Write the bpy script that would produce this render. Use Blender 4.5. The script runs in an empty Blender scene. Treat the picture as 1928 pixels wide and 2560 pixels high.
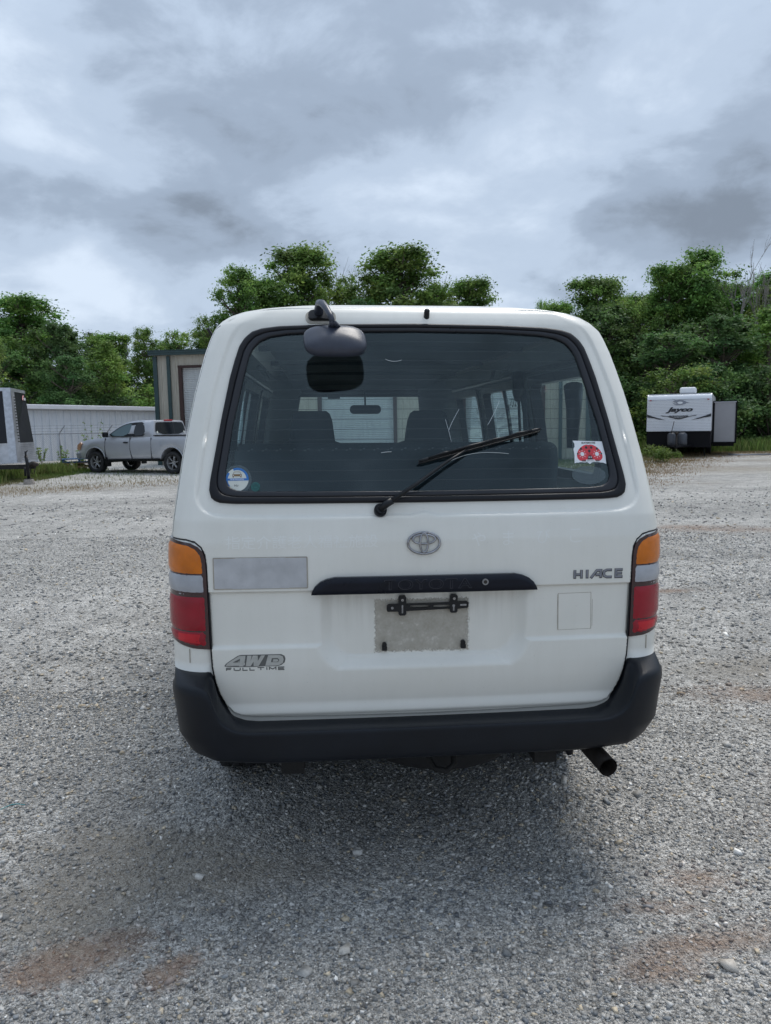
import bpy, math, random
import numpy as np
from mathutils import Vector, Matrix
from mathutils.geometry import delaunay_2d_cdt
random.seed(7)
RNG = np.random.default_rng(7)
sc = bpy.context.scene
COL = sc.collection
R = math.radians

# ------------------------------------------------------------ camera
cam_d = bpy.data.cameras.new('camera')
cam = bpy.data.objects.new('camera', cam_d)
COL.objects.link(cam)
sc.camera = cam
cam_d.sensor_fit = 'HORIZONTAL'
cam_d.sensor_width = 36.0
cam_d.lens = 36.0 * 1850.0 / 1928.0
cam_d.clip_start = 0.05
cam_d.clip_end = 3000
PITCH, ROLL, CAMZ = R(6.8), R(1.0), 1.55
fwd = Vector((0, math.cos(PITCH), -math.sin(PITCH)))
r0 = Vector((1, 0, 0)); u0 = r0.cross(fwd)
rt = math.cos(ROLL) * r0 - math.sin(ROLL) * u0
up = math.cos(ROLL) * u0 + math.sin(ROLL) * r0
m = Matrix((( rt.x, up.x, -fwd.x, 0), (rt.y, up.y, -fwd.y, 0), (rt.z, up.z, -fwd.z, CAMZ), (0, 0, 0, 1)))
cam.matrix_world = m
cam_d.dof.use_dof = True
cam_d.dof.focus_distance = 2.7
cam_d.dof.aperture_fstop = 18.0

# ------------------------------------------------------------ sun
SUN_EL, SUN_AZ = R(61), R(32)          # azimuth measured from +Y (ahead) towards +X (right)
sd = bpy.data.lights.new('sun', 'SUN')
sd.energy = 1.5
sd.angle = R(28)
sd.color = (1.0, 0.955, 0.89)
sun = bpy.data.objects.new('sun', sd)
COL.objects.link(sun)
dirv = Vector((math.sin(SUN_AZ) * math.cos(SUN_EL), math.cos(SUN_AZ) * math.cos(SUN_EL), math.sin(SUN_EL)))
sun.rotation_euler = dirv.to_track_quat('Z', 'Y').to_euler()

# ------------------------------------------------------------ exposure
sc.view_settings.view_transform = 'Standard'
sc.view_settings.look = 'None'
sc.view_settings.exposure = 0.72
sc.view_settings.gamma = 1.0
sc.view_settings.use_curve_mapping = False

# ------------------------------------------------------------ world: overcast sky with cloud structure
world = bpy.data.worlds.new('World')
sc.world = world
world.use_nodes = True
nt = world.node_tree
nt.nodes.clear()
N = nt.nodes.new; L = nt.links.new
def mth(op, a, b=None, c=None, clamp=False, tree=None):
    t = tree or nt
    n = t.nodes.new('ShaderNodeMath'); n.operation = op; n.use_clamp = clamp
    for i, v in enumerate((a, b, c)):
        if v is None: continue
        if isinstance(v, (int, float)): n.inputs[i].default_value = v
        else: t.links.new(v, n.inputs[i])
    return n.outputs[0]
def vmth(op, a, b=None, tree=None, out=0):
    t = tree or nt
    n = t.nodes.new('ShaderNodeVectorMath'); n.operation = op
    for i, v in enumerate((a, b)):
        if v is None: continue
        if isinstance(v, (tuple, list)): n.inputs[i].default_value = v
        else: t.links.new(v, n.inputs[i])
    return n.outputs[out]
sky = N('ShaderNodeTexSky'); sky.sky_type = 'NISHITA'; sky.sun_disc = False
sky.sun_elevation = SUN_EL; sky.sun_rotation = SUN_AZ
sky.air_density = 1.2; sky.dust_density = 2.0
bg1 = N('ShaderNodeBackground'); bg1.inputs[1].default_value = 0.05
L(sky.outputs[0], bg1.inputs[0])
tc = N('ShaderNodeTexCoord')
dn = vmth('NORMALIZE', tc.outputs['Generated'])
sep = N('ShaderNodeSeparateXYZ'); L(dn, sep.inputs[0])
zc = mth('MAXIMUM', sep.outputs[2], 0.0)
den = mth('ADD', zc, 0.30)
px = mth('DIVIDE', sep.outputs[0], den); py = mth('DIVIDE', sep.outputs[1], den)
cmb = N('ShaderNodeCombineXYZ'); L(px, cmb.inputs[0]); L(mth('MULTIPLY', py, 1.25), cmb.inputs[1])
def noise(vec, scale, detail=6, rough=0.55, dist=0.0, tree=None, w=None):
    t = tree or nt
    n = t.nodes.new('ShaderNodeTexNoise')
    n.inputs['Scale'].default_value = scale; n.inputs['Detail'].default_value = detail
    n.inputs['Roughness'].default_value = rough; n.inputs['Distortion'].default_value = dist
    t.links.new(vec, n.inputs['Vector'])
    return n.outputs['Fac']
base_v = vmth('ADD', cmb.outputs[0], (3.7, 1.3, 0.0))
n1 = noise(base_v, 0.75, 5, 0.48, 0.5)
n2 = noise(base_v, 1.9, 8, 0.50, 0.35)
stz = N('ShaderNodeVectorMath'); stz.operation = 'MULTIPLY'; L(dn, stz.inputs[0]); stz.inputs[1].default_value = (1, 1, 1.8)
n3 = noise(stz.outputs[0], 6.0, 8, 0.58, 0.25)
f0 = mth('ADD', mth('ADD', mth('MULTIPLY', n1, 0.62), mth('MULTIPLY', n2, 0.42)), mth('MULTIPLY', n3, 0.50))
acc = mth('SUBTRACT', f0, 0.290)
# cloud masses at the places the photograph shows them: (direction, tightness, amount)
for d, k, a in [((-0.087, 0.903, 0.42), 60, -0.13), ((-0.36, 0.88, 0.33), 60, 0.10), ((-0.276, 0.899, 0.341), 22, 0.13), ((0.03, 0.947, 0.320), 40, 0.05), ((0.205, 0.951, 0.233), 900, 0.10),
                ((-0.374, 0.912, 0.150), 90, 0.04), ((0.162, 0.969, 0.175), 120, 0.12), ((0.15, 0.86, 0.48), 14, 0.03),
                ((-0.185, 0.953, 0.232), 60, -0.06), ((0.366, 0.898, 0.235), 50, -0.06), ((-0.237, 0.872, 0.430), 60, -0.08),
                ((0.08, 0.965, 0.235), 90, -0.05), ((-0.40, 0.885, 0.235), 70, -0.04), ((-0.02, 0.97, 0.16), 160, 0.05), ((0.42, 0.89, 0.15), 140, 0.06)]:
    dd = Vector(d).normalized()
    dt = vmth('DOT_PRODUCT', dn, tuple(dd), out=1)
    g = mth('EXPONENT', mth('MULTIPLY', mth('SUBTRACT', dt, 1.0), float(k)))
    wob = mth('MULTIPLY', g, mth('MULTIPLY_ADD', n2, 1.6, 0.2))
    acc = mth('ADD', acc, mth('MULTIPLY', wob, a))
# a heavier cloud layer ringing the sky above a brighter gap over the horizon
zz_ = mth('ADD', sep.outputs[2], mth('MULTIPLY_ADD', n1, 0.16, -0.08))
def ring(c_, w_):
    q_ = mth('DIVIDE', mth('SUBTRACT', zz_, c_), w_); return mth('EXPONENT', mth('MULTIPLY', mth('MULTIPLY', q_, q_), -1.0))
acc = mth('ADD', acc, mth('MULTIPLY', ring(0.242, 0.040), -0.10))
acc = mth('ADD', acc, mth('MULTIPLY', ring(0.155, 0.034), 0.06))
ramp = N('ShaderNodeValToRGB')
L(acc, ramp.inputs[0])
cr = ramp.color_ramp
cr.interpolation = 'EASE'
cr.elements[0].position = 0.30; cr.elements[0].color = (0.140, 0.170, 0.215, 1)
cr.elements[1].position = 0.74; cr.elements[1].color = (0.455, 0.525, 0.62, 1)
e = cr.elements.new(0.44); e.color = (0.228, 0.280, 0.358, 1)
e = cr.elements.new(0.56); e.color = (0.325, 0.392, 0.488, 1)
# overcast skies brighten towards the zenith
grad = mth('MULTIPLY_ADD', mth('MAXIMUM', mth('SUBTRACT', zc, 0.40), 0.0), 1.2, 1.0)
bg2 = N('ShaderNodeBackground'); L(ramp.outputs[0], bg2.inputs[0]); L(grad, bg2.inputs[1])
mix = N('ShaderNodeMixShader'); mix.inputs[0].default_value = 0.94
L(bg1.outputs[0], mix.inputs[1]); L(bg2.outputs[0], mix.inputs[2])
wo = N('ShaderNodeOutputWorld'); L(mix.outputs[0], wo.inputs[0])

# ------------------------------------------------------------ helpers
def link(o, parent=None):
    COL.objects.link(o)
    if parent is not None: o.parent = parent
    return o
def tag(o, label=None, cat=None, group=None, kind=None):
    if label: o['label'] = label
    if cat: o['category'] = cat
    if group: o['group'] = group
    if kind: o['kind'] = kind
    return o
def empty(name, loc=(0, 0, 0), rz=0.0):
    o = bpy.data.objects.new(name, None); o.location = loc; o.rotation_euler = (0, 0, rz)
    o.empty_display_size = 0.3
    return link(o)
def mk(name, V, F, mat, parent=None, smooth=True, cols=None, mats=None):
    me = bpy.data.meshes.new(name)
    V = np.asarray(V, np.float32).reshape(-1, 3)
    if isinstance(F, np.ndarray) and F.ndim == 2:
        k = F.shape[1]; n = len(F)
        me.vertices.add(len(V)); me.vertices.foreach_set('co', V.ravel())
        me.loops.add(n * k); me.loops.foreach_set('vertex_index', F.astype(np.int32).ravel())
        me.polygons.add(n)
        me.polygons.foreach_set('loop_start', np.arange(0, n * k, k, dtype=np.int32))
        me.polygons.foreach_set('loop_total', np.full(n, k, dtype=np.int32))
        me.update(calc_edges=True); me.validate()
    else:
        me.from_pydata([tuple(v) for v in V], [], [tuple(f) for f in F]); me.update()
    if smooth: me.polygons.foreach_set('use_smooth', np.ones(len(me.polygons), bool))
    if cols is not None:
        ca = me.color_attributes.new('Col', 'FLOAT_COLOR', 'POINT')
        c = np.ones((len(V), 4), np.float32); c[:, :3] = cols
        ca.data.foreach_set('color', c.ravel())
    for mm in (mats or [mat]): me.materials.append(mm)
    o = bpy.data.objects.new(name, me)
    return link(o, parent)
class MB:
    """collects shapes into one mesh"""
    def __init__(s): s.v = []; s.f = []
    def add(s, V, F):
        b = len(s.v); s.v += [tuple(map(float, v)) for v in V]; s.f += [tuple(i + b for i in f) for f in F]; return s
    def box(s, c, d, rot=None):
        cx, cy, cz = c; hx, hy, hz = d[0] / 2, d[1] / 2, d[2] / 2
        V = [Vector((x, y, z)) for x in (-hx, hx) for y in (-hy, hy) for z in (-hz, hz)]
        if rot is not None: V = [rot @ v for v in V]
        V = [(v.x + cx, v.y + cy, v.z + cz) for v in V]
        return s.add(V, [(0, 1, 3, 2), (4, 6, 7, 5), (0, 4, 5, 1), (2, 3, 7, 6), (0, 2, 6, 4), (1, 5, 7, 3)])
    def tube(s, pts, rad, n=8, cap=True, flat=1.0):
        pts = [Vector(p) for p in pts]
        rads = rad if isinstance(rad, (list, tuple, np.ndarray)) else [rad] * len(pts)
        V = []; prev = None
        for i, p in enumerate(pts):
            t = (pts[min(i + 1, len(pts) - 1)] - pts[max(i - 1, 0)]).normalized()
            if prev is None:
                a = t.cross(Vector((0, 0, 1)));
                if a.length < 1e-3: a = t.cross(Vector((1, 0, 0)))
                a.normalize()
            else:
                a = (prev - t * prev.dot(t)).normalized()
            prev = a; b = t.cross(a)
            for k in range(n):
                q = 2 * math.pi * k / n
                V.append(p + (a * math.cos(q) + b * math.sin(q) * flat) * rads[i])
        F = [(i * n + k, i * n + (k + 1) % n, (i + 1) * n + (k + 1) % n, (i + 1) * n + k) for i in range(len(pts) - 1) for k in range(n)]
        if cap: F += [tuple(range(n))[::-1], tuple(range((len(pts) - 1) * n, len(pts) * n))]
        return s.add(V, F)
    def lathe(s, prof, axis='x', n=32, c=(0, 0, 0), close=False):
        V = []
        for (a, r) in prof:
            for k in range(n):
                q = 2 * math.pi * k / n; x, y = r * math.cos(q), r * math.sin(q)
                p = (a, x, y) if axis == 'x' else ((x, a, y) if axis == 'y' else (x, y, a))
                V.append((p[0] + c[0], p[1] + c[1], p[2] + c[2]))
        m_ = len(prof)
        F = [(i * n + k, i * n + (k + 1) % n, ((i + 1) % m_) * n + (k + 1) % n, ((i + 1) % m_) * n + k) for i in range(m_ if close else m_ - 1) for k in range(n)]
        return s.add(V, F)
    def quad(s, a, b, c, d): return s.add([a, b, c, d], [(0, 1, 2, 3)])
    def build(s, name, mat, parent=None, smooth=False): return mk(name, s.v, s.f, mat, parent, smooth)
def bevel(o, w=0.005, seg=2, ang=35):
    b = o.modifiers.new('bevel', 'BEVEL'); b.width = w; b.segments = seg; b.limit_method = 'ANGLE'; b.angle_limit = R(ang)
    b.harden_normals = False
    return o
def inpoly(P, poly):
    x, y = P[:, 0], P[:, 1]; ins = np.zeros(len(P), bool); n = len(poly); j = n - 1
    for i in range(n):
        xi, yi = poly[i]; xj, yj = poly[j]
        c = ((yi > y) != (yj > y))
        if yi != yj: ins ^= c & (x < (xj - xi) * (y - yi) / (yj - yi) + xi)
        j = i
    return ins
def resample(poly, step, closed=True):
    out = []; n = len(poly)
    for i in range(n if closed else n - 1):
        a = np.array(poly[i], float); b = np.array(poly[(i + 1) % n], float)
        k = max(1, int(math.ceil(np.linalg.norm(b - a) / step)))
        for q in range(k): out.append(tuple(a + (b - a) * q / k))
    if not closed: out.append(tuple(poly[-1]))
    return out
def smoothpoly(poly, it=2):
    for _ in range(it):
        out = []
        for i in range(len(poly)):
            a = np.array(poly[i], float); b = np.array(poly[(i + 1) % len(poly)], float)
            out += [tuple(a * .75 + b * .25), tuple(a * .25 + b * .75)]
        poly = out
    return poly
def rrect(x0, z0, x1, z1, r, n=6):
    out = []
    for cx, cz, a0 in ((x1 - r, z0 + r, -90), (x1 - r, z1 - r, 0), (x0 + r, z1 - r, 90), (x0 + r, z0 + r, 180)):
        for k in range(n + 1):
            q = R(a0 + 90 * k / n); out.append((cx + r * math.cos(q), cz + r * math.sin(q)))
    return out
def ellipse(cx, cz, rx, rz, n=32, a0=0, a1=360):
    full = abs(a1 - a0) >= 359.9
    return [(cx + rx * math.cos(R(a0 + (a1 - a0) * k / (n if full else n - 1))), cz + rz * math.sin(R(a0 + (a1 - a0) * k / (n if full else n - 1)))) for k in range(n)]
def tri2d(outline, holes=(), step=None, region=None):
    """triangulate a 2-D outline with holes; grid points every step inside"""
    loops = [list(outline)] + [list(h) for h in holes]
    pts = []; edges = []
    for lp in loops:
        b = len(pts); pts += lp; edges += [(b + i, b + (i + 1) % len(lp)) for i in range(len(lp))]
    nb = len(pts)
    if step:
        o = np.array(outline); x0, y0 = o.min(0); x1, y1 = o.max(0)
        gx, gy = np.meshgrid(np.arange(x0 + step * .5, x1, step), np.arange(y0 + step * .5, y1, step))
        G = np.stack([gx.ravel(), gy.ravel()], 1)
        k = inpoly(G, outline)
        for h in holes: k &= ~inpoly(G, h)
        G = G[k]
        B = np.array(pts)
        if len(G) and len(G) * len(B) < 4e7:
            d = np.full(len(G), 9.0)
            for b0 in range(0, len(B), 64):
                d = np.minimum(d, np.sqrt(((G[:, None, :] - B[None, b0:b0 + 64, :]) ** 2).sum(2)).min(1))
            G = G[d > step * .45]
        pts += [tuple(g) for g in G]
    vo, eo, fo, *_ = delaunay_2d_cdt([Vector(p) for p in pts], edges, [], 0, 1e-7)
    V = np.array([(v.x, v.y) for v in vo]); F = np.array([f for f in fo if len(f) == 3])
    c = V[F].mean(1); k = inpoly(c, outline)
    for h in holes: k &= ~inpoly(c, h)
    F = F[k]
    a = V[F[:, 1]] - V[F[:, 0]]; b = V[F[:, 2]] - V[F[:, 0]]
    fl = (a[:, 0] * b[:, 1] - a[:, 1] * b[:, 0]) < 0
    F[fl] = F[fl][:, ::-1]
    return V, F
def boundary(F):
    from collections import Counter
    cnt = Counter()
    for f in F:
        for i in range(3): cnt[(int(f[i]), int(f[(i + 1) % 3]))] += 1
    return [e for e in cnt if (e[1], e[0]) not in cnt]
def slab(name, outline, mat, parent, mapf, holes=(), step=None, thick=0.002, off=0.0, edge=0.0, offf=None, smooth=False, both=False):
    """2-D shape mapped on a surface; mapf(x, z, off)->3-D, off measured outwards; with rim down to off-thick"""
    V, F = tri2d(outline, holes, step)
    n = len(V)
    o = np.full(n, off) if offf is None else off + offf(V)
    top = mapf(V[:, 0], V[:, 1], o)
    P = [top]; FF = [F]
    if thick > 0:
        bd = np.array(boundary(F))
        bot = mapf(V[:, 0], V[:, 1], o * 0 + off - thick)
        P.append(bot)
        q = np.array([[a, b, b + n, a + n] for a, b in bd])
        faces = [tuple(f) for f in F] + [tuple(r_[::-1]) for r_ in q]
        if both: faces += [tuple((f + n)[::-1]) for f in F]
    else: faces = [tuple(f) for f in F]
    ob = mk(name, np.concatenate(P), faces, mat, parent, smooth)
    if thick > 0 and smooth:
        sm = np.ones(len(faces), bool); sm[len(F):] = False
        ob.data.polygons.foreach_set('use_smooth', sm)
        # split the shading at the rim
        es = {tuple(sorted((int(a), int(b)))) for a, b in bd}
        se = np.zeros(len(ob.data.edges), bool)
        ev = np.empty(len(ob.data.edges) * 2, np.int32); ob.data.edges.foreach_get('vertices', ev); ev = ev.reshape(-1, 2)
        for i, (a, b) in enumerate(ev):
            if (min(a, b), max(a, b)) in es: se[i] = True
        at = ob.data.attributes.new('sharp_edge', 'BOOLEAN', 'EDGE') if 'sharp_edge' not in ob.data.attributes else ob.data.attributes['sharp_edge']
        at.data.foreach_set('value', se)
    return ob
def flat_xz(x, z, o): return np.stack([x, -o, z], 1)          # plane facing -Y
def stroke(pts, w, closed=False):
    """outline polygon of a thick open polyline (mitred)"""
    P = [np.array(p, float) for p in pts]; Lf = []; Rg = []
    n = len(P)
    for i in range(n):
        d1 = P[i] - P[i - 1] if i > 0 else P[1] - P[0]
        d2 = P[i + 1] - P[i] if i < n - 1 else P[-1] - P[-2]
        d1 /= np.linalg.norm(d1); d2 /= np.linalg.norm(d2)
        n1_ = np.array([-d1[1], d1[0]]); n2_ = np.array([-d2[1], d2[0]])
        mm = n1_ + n2_; mm /= np.linalg.norm(mm); k = 1 / max(0.35, mm @ n1_)
        Lf.append(tuple(P[i] + mm * w / 2 * k)); Rg.append(tuple(P[i] - mm * w / 2 * k))
    return Rg + Lf[::-1]
def text_geo(s, width=None, height=None, bold=0.0, shear=0.0, mirror=False, spacing=1.0):
    cu = bpy.data.curves.new('txt', 'FONT'); cu.body = s; cu.align_x = 'LEFT'; cu.resolution_u = 4
    cu.offset = bold; cu.shear = shear; cu.space_character = spacing
    ob = bpy.data.objects.new('txt', cu); COL.objects.link(ob)
    dg = bpy.context.evaluated_depsgraph_get()
    me = bpy.data.meshes.new_from_object(ob.evaluated_get(dg))
    V = np.array([v.co[:2] for v in me.vertices]); F = [tuple(p.vertices) for p in me.polygons]
    bpy.data.objects.remove(ob); bpy.data.curves.remove(cu); bpy.data.meshes.remove(me)
    if len(V) == 0: return np.zeros((0, 2)), []
    mn, mx = V.min(0), V.max(0); V = (V - (mn + mx) / 2)
    sx = (width / (mx - mn)[0]) if width else (height / (mx - mn)[1]); sy = (height / (mx - mn)[1]) if height else sx
    V = V * (sx, sy)
    if mirror: V[:, 0] *= -1; F = [f[::-1] for f in F]
    return V, F
def text_obj(name, s, cx, cz, mat, parent, mapf, off, **kw):
    V, F = text_geo(s, **kw)
    if len(V) == 0: return None
    return mk(name, mapf(V[:, 0] + cx, V[:, 1] + cz, np.full(len(V), off)), F, mat, parent, False)

# ------------------------------------------------------------ materials
def newmat(name):
    m_ = bpy.data.materials.new(name); m_.use_nodes = True
    t = m_.node_tree; b = t.nodes['Principled BSDF']
    return m_, t, b
def pm(name, col, rough=0.5, metal=0.0, var=0.0, vscale=8.0, bump=0.0, bscale=60.0, coat=0.0, spec=0.5, col2=None, trans=0.0):
    m_, t, b = newmat(name)
    b.inputs['Roughness'].default_value = rough; b.inputs['Metallic'].default_value = metal
    b.inputs['Coat Weight'].default_value = coat; b.inputs['Coat Roughness'].default_value = 0.06
    b.inputs['Specular IOR Level'].default_value = spec; b.inputs['Transmission Weight'].default_value = trans
    b.inputs['Base Color'].default_value = (*col, 1)
    tcn = t.nodes.new('ShaderNodeTexCoord')
    if var > 0 or col2:
        f = noise(tcn.outputs['Object'], vscale, 6, 0.62, 0.2, tree=t)
        rp = t.nodes.new('ShaderNodeValToRGB'); t.links.new(f, rp.inputs[0])
        c2 = col2 if col2 else tuple(c * (1 - var) for c in col)
        rp.color_ramp.elements[0].position = 0.35; rp.color_ramp.elements[0].color = (*c2, 1)
        rp.color_ramp.elements[1].position = 0.65; rp.color_ramp.elements[1].color = (*col, 1)
        t.links.new(rp.outputs[0], b.inputs['Base Color'])
        rr = mth('MULTIPLY_ADD', f, 0.25, rough - 0.12, tree=t, clamp=True); t.links.new(rr, b.inputs['Roughness'])
    if bump > 0:
        f2 = noise(tcn.outputs['Object'], bscale, 5, 0.6, tree=t)
        bn = t.nodes.new('ShaderNodeBump'); bn.inputs['Strength'].default_value = bump; bn.inputs['Distance'].default_value = 0.01
        t.links.new(f2, bn.inputs['Height']); t.links.new(bn.outputs[0], b.inputs['Normal'])
    return m_
M = {}
def glassmat(name, tint, refl=1.45, rough=0.0, film=0.0, filmcol=(.5, .55, .6)):
    m_ = bpy.data.materials.new(name); m_.use_nodes = True; t = m_.node_tree; t.nodes.clear()
    out = t.nodes.new('ShaderNodeOutputMaterial'); tr = t.nodes.new('ShaderNodeBsdfTransparent'); tr.inputs[0].default_value = (*tint, 1)
    gl = t.nodes.new('ShaderNodeBsdfGlossy'); gl.inputs['Roughness'].default_value = rough; gl.inputs[0].default_value = (.80, .96, 1, 1)
    ge = t.nodes.new('ShaderNodeNewGeometry')
    dt_ = mth('ABSOLUTE', vmth('DOT_PRODUCT', ge.outputs['Incoming'], ge.outputs['Normal'], tree=t, out=1), tree=t)
    f0_ = ((refl - 1) / (refl + 1)) ** 2
    fr_ = mth('MULTIPLY_ADD', mth('POWER', mth('SUBTRACT', 1.0, dt_, clamp=True, tree=t), 5.0, tree=t), 1 - f0_, f0_, tree=t)
    mx = t.nodes.new('ShaderNodeMixShader'); t.links.new(fr_, mx.inputs[0]); t.links.new(tr.outputs[0], mx.inputs[1]); t.links.new(gl.outputs[0], mx.inputs[2])
    last = mx.outputs[0]
    if film > 0:      # thin dust film
        df = t.nodes.new('ShaderNodeBsdfDiffuse'); df.inputs[0].default_value = (*filmcol, 1)
        tcn = t.nodes.new('ShaderNodeTexCoord'); f = noise(tcn.outputs['Object'], 3.0, 6, 0.6, 0.4, tree=t)
        m2 = t.nodes.new('ShaderNodeMixShader'); t.links.new(mth('MULTIPLY', f, film * 2, tree=t), m2.inputs[0])
        t.links.new(last, m2.inputs[1]); t.links.new(df.outputs[0], m2.inputs[2]); last = m2.outputs[0]
    t.links.new(last, out.inputs[0])
    return m_
# van paint: off white with faint grime streaks
m_, t, b = newmat('van_paint')
tcn = t.nodes.new('ShaderNodeTexCoord')
mp = t.nodes.new('ShaderNodeMapping'); mp.inputs['Scale'].default_value = (9, 9, 1.2); t.links.new(tcn.outputs['Object'], mp.inputs[0])
f1 = noise(mp.outputs[0], 2.2, 7, 0.65, 0.3, tree=t)
f2 = noise(tcn.outputs['Object'], 2.0, 5, 0.6, 0.3, tree=t)
f3 = noise(tcn.outputs['Object'], 260.0, 2, 0.5, tree=t)
rp = t.nodes.new('ShaderNodeValToRGB'); t.links.new(mth('ADD', mth('MULTIPLY', f1, 0.3, tree=t), mth('MULTIPLY', f2, 0.7, tree=t), tree=t), rp.inputs[0])
rp.color_ramp.elements[0].position = 0.30; rp.color_ramp.elements[0].color = (0.73, 0.71, 0.64, 1)
rp.color_ramp.elements[1].position = 0.62; rp.color_ramp.elements[1].color = (0.81, 0.79, 0.725, 1)
speck = t.nodes.new('ShaderNodeValToRGB'); t.links.new(f3, speck.inputs[0])
speck.color_ramp.elements[0].position = 0.22; speck.color_ramp.elements[0].color = (0.35, 0.32, 0.28, 1)
speck.color_ramp.elements[1].position = 0.27; speck.color_ramp.elements[1].color = (1, 1, 1, 1)
mx = t.nodes.new('ShaderNodeMix'); mx.data_type = 'RGBA'; mx.blend_type = 'MULTIPLY'; mx.inputs[0].default_value = 0.6
t.links.new(rp.outputs[0], mx.inputs[6]); t.links.new(speck.outputs[0], mx.inputs[7])
# road dust low down and runs below the lamp strip
sz = t.nodes.new('ShaderNodeSeparateXYZ'); t.links.new(tcn.outputs['Object'], sz.inputs[0])
lowm = mth('MULTIPLY', mth('SUBTRACT', 0.80, sz.outputs[2], tree=t), 4.0, clamp=True, tree=t)
runm = mth('MULTIPLY', mth('MULTIPLY', mth('SUBTRACT', sz.outputs[2], 0.84, tree=t), 5.0, clamp=True, tree=t), mth('LESS_THAN', sz.outputs[2], 1.0, tree=t), tree=t)
runx = mth('MULTIPLY', mth('SUBTRACT', 0.36, mth('ABSOLUTE', sz.outputs[0], tree=t), tree=t), 20.0, clamp=True, tree=t)
mp2 = t.nodes.new('ShaderNodeMapping'); mp2.inputs['Scale'].default_value = (26, 26, 1.6); t.links.new(tcn.outputs['Object'], mp2.inputs[0])
fr2 = noise(mp2.outputs[0], 2.0, 5, 0.6, 0.2, tree=t)
dirt = mth('ADD', mth('MULTIPLY', lowm, mth('MULTIPLY_ADD', f2, 0.55, -0.08, tree=t), tree=t), mth('MULTIPLY', mth('MULTIPLY', runm, runx, tree=t), mth('MULTIPLY_ADD', fr2, 1.1, -0.40, clamp=True, tree=t), tree=t), clamp=True, tree=t)
mxd = t.nodes.new('ShaderNodeMix'); mxd.data_type = 'RGBA'; t.links.new(dirt, mxd.inputs[0]); t.links.new(mx.outputs[2], mxd.inputs[6]); mxd.inputs[7].default_value = (0.36, 0.32, 0.26, 1)
t.links.new(mxd.outputs[2], b.inputs['Base Color'])
t.links.new(mth('MULTIPLY_ADD', f1, 0.25, 0.22, tree=t), b.inputs['Roughness'])
b.inputs['Coat Weight'].default_value = 0.35; b.inputs['Coat Roughness'].default_value = 0.12
M['paint'] = m_
M['ghost'] = pm('ghost_lettering', (0.87, 0.86, 0.81), 0.22, coat=0.5)
M['grimep'] = pm('stained_patch', (0.50, 0.47, 0.41), 0.75, col2=(0.34, 0.315, 0.27), vscale=22)
M['stain'] = pm('adhesive_stain', (0.42, 0.37, 0.30), 0.8, var=0.3, vscale=40)
M['rubber'] = pm('black_rubber', (0.010, 0.010, 0.013), 0.38, var=0.3, vscale=14, bump=0.05, bscale=30, spec=0.3)
M['gasket'] = pm('inner_gasket', (0.016, 0.017, 0.022), 0.30, var=0.2, spec=0.4)
M['bumper'] = pm('bumper_plastic', (0.0085, 0.0110, 0.0160), 0.42, col2=(0.0055, 0.0072, 0.0105), vscale=5, bump=0.10, bscale=420, spec=0.28)
M['blackpl'] = pm('black_plastic', (0.009, 0.010, 0.012), 0.35, var=0.2, bump=0.04, bscale=200, spec=0.35)
M['mirrorpl'] = pm('weathered_plastic', (0.040, 0.046, 0.068), 0.36, col2=(0.030, 0.034, 0.050), vscale=22, bump=0.05, bscale=160)
M['garnish'] = pm('garnish_plastic', (0.006, 0.008, 0.016), 0.30, var=0.3, vscale=16, spec=0.25)
M['chrome'] = pm('chrome', (0.42, 0.42, 0.44), 0.12, 1.0, var=0.35, vscale=40)
M['badge'] = pm('badge_silver', (0.28, 0.29, 0.33), 0.35, 0.6, var=0.15, vscale=30)
M['ink'] = pm('black_ink', (0.02, 0.022, 0.028), 0.5, var=0.1)
M['decalgrey'] = pm('decal_grey', (0.13, 0.13, 0.122), 0.55, var=0.2, vscale=60)
M['decallight'] = pm('decal_light', (0.50, 0.49, 0.45), 0.5, var=0.15, vscale=60)
M['metal'] = pm('dull_metal', (0.35, 0.35, 0.36), 0.4, 0.9, var=0.3, vscale=30)
M['underbody'] = pm('underbody', (0.02, 0.019, 0.018), 0.8, var=0.4, vscale=12, bump=0.3)
M['exh'] = pm('exhaust_steel', (0.055, 0.05, 0.045), 0.6, 0.5, col2=(0.035, 0.025, 0.02), vscale=30)
M['tyre'] = pm('tyre_rubber', (0.022, 0.022, 0.023), 0.75, var=0.3, vscale=20, bump=0.2, bscale=90)
M['rim'] = pm('steel_rim', (0.42, 0.42, 0.43), 0.4, 0.7, var=0.2)
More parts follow.
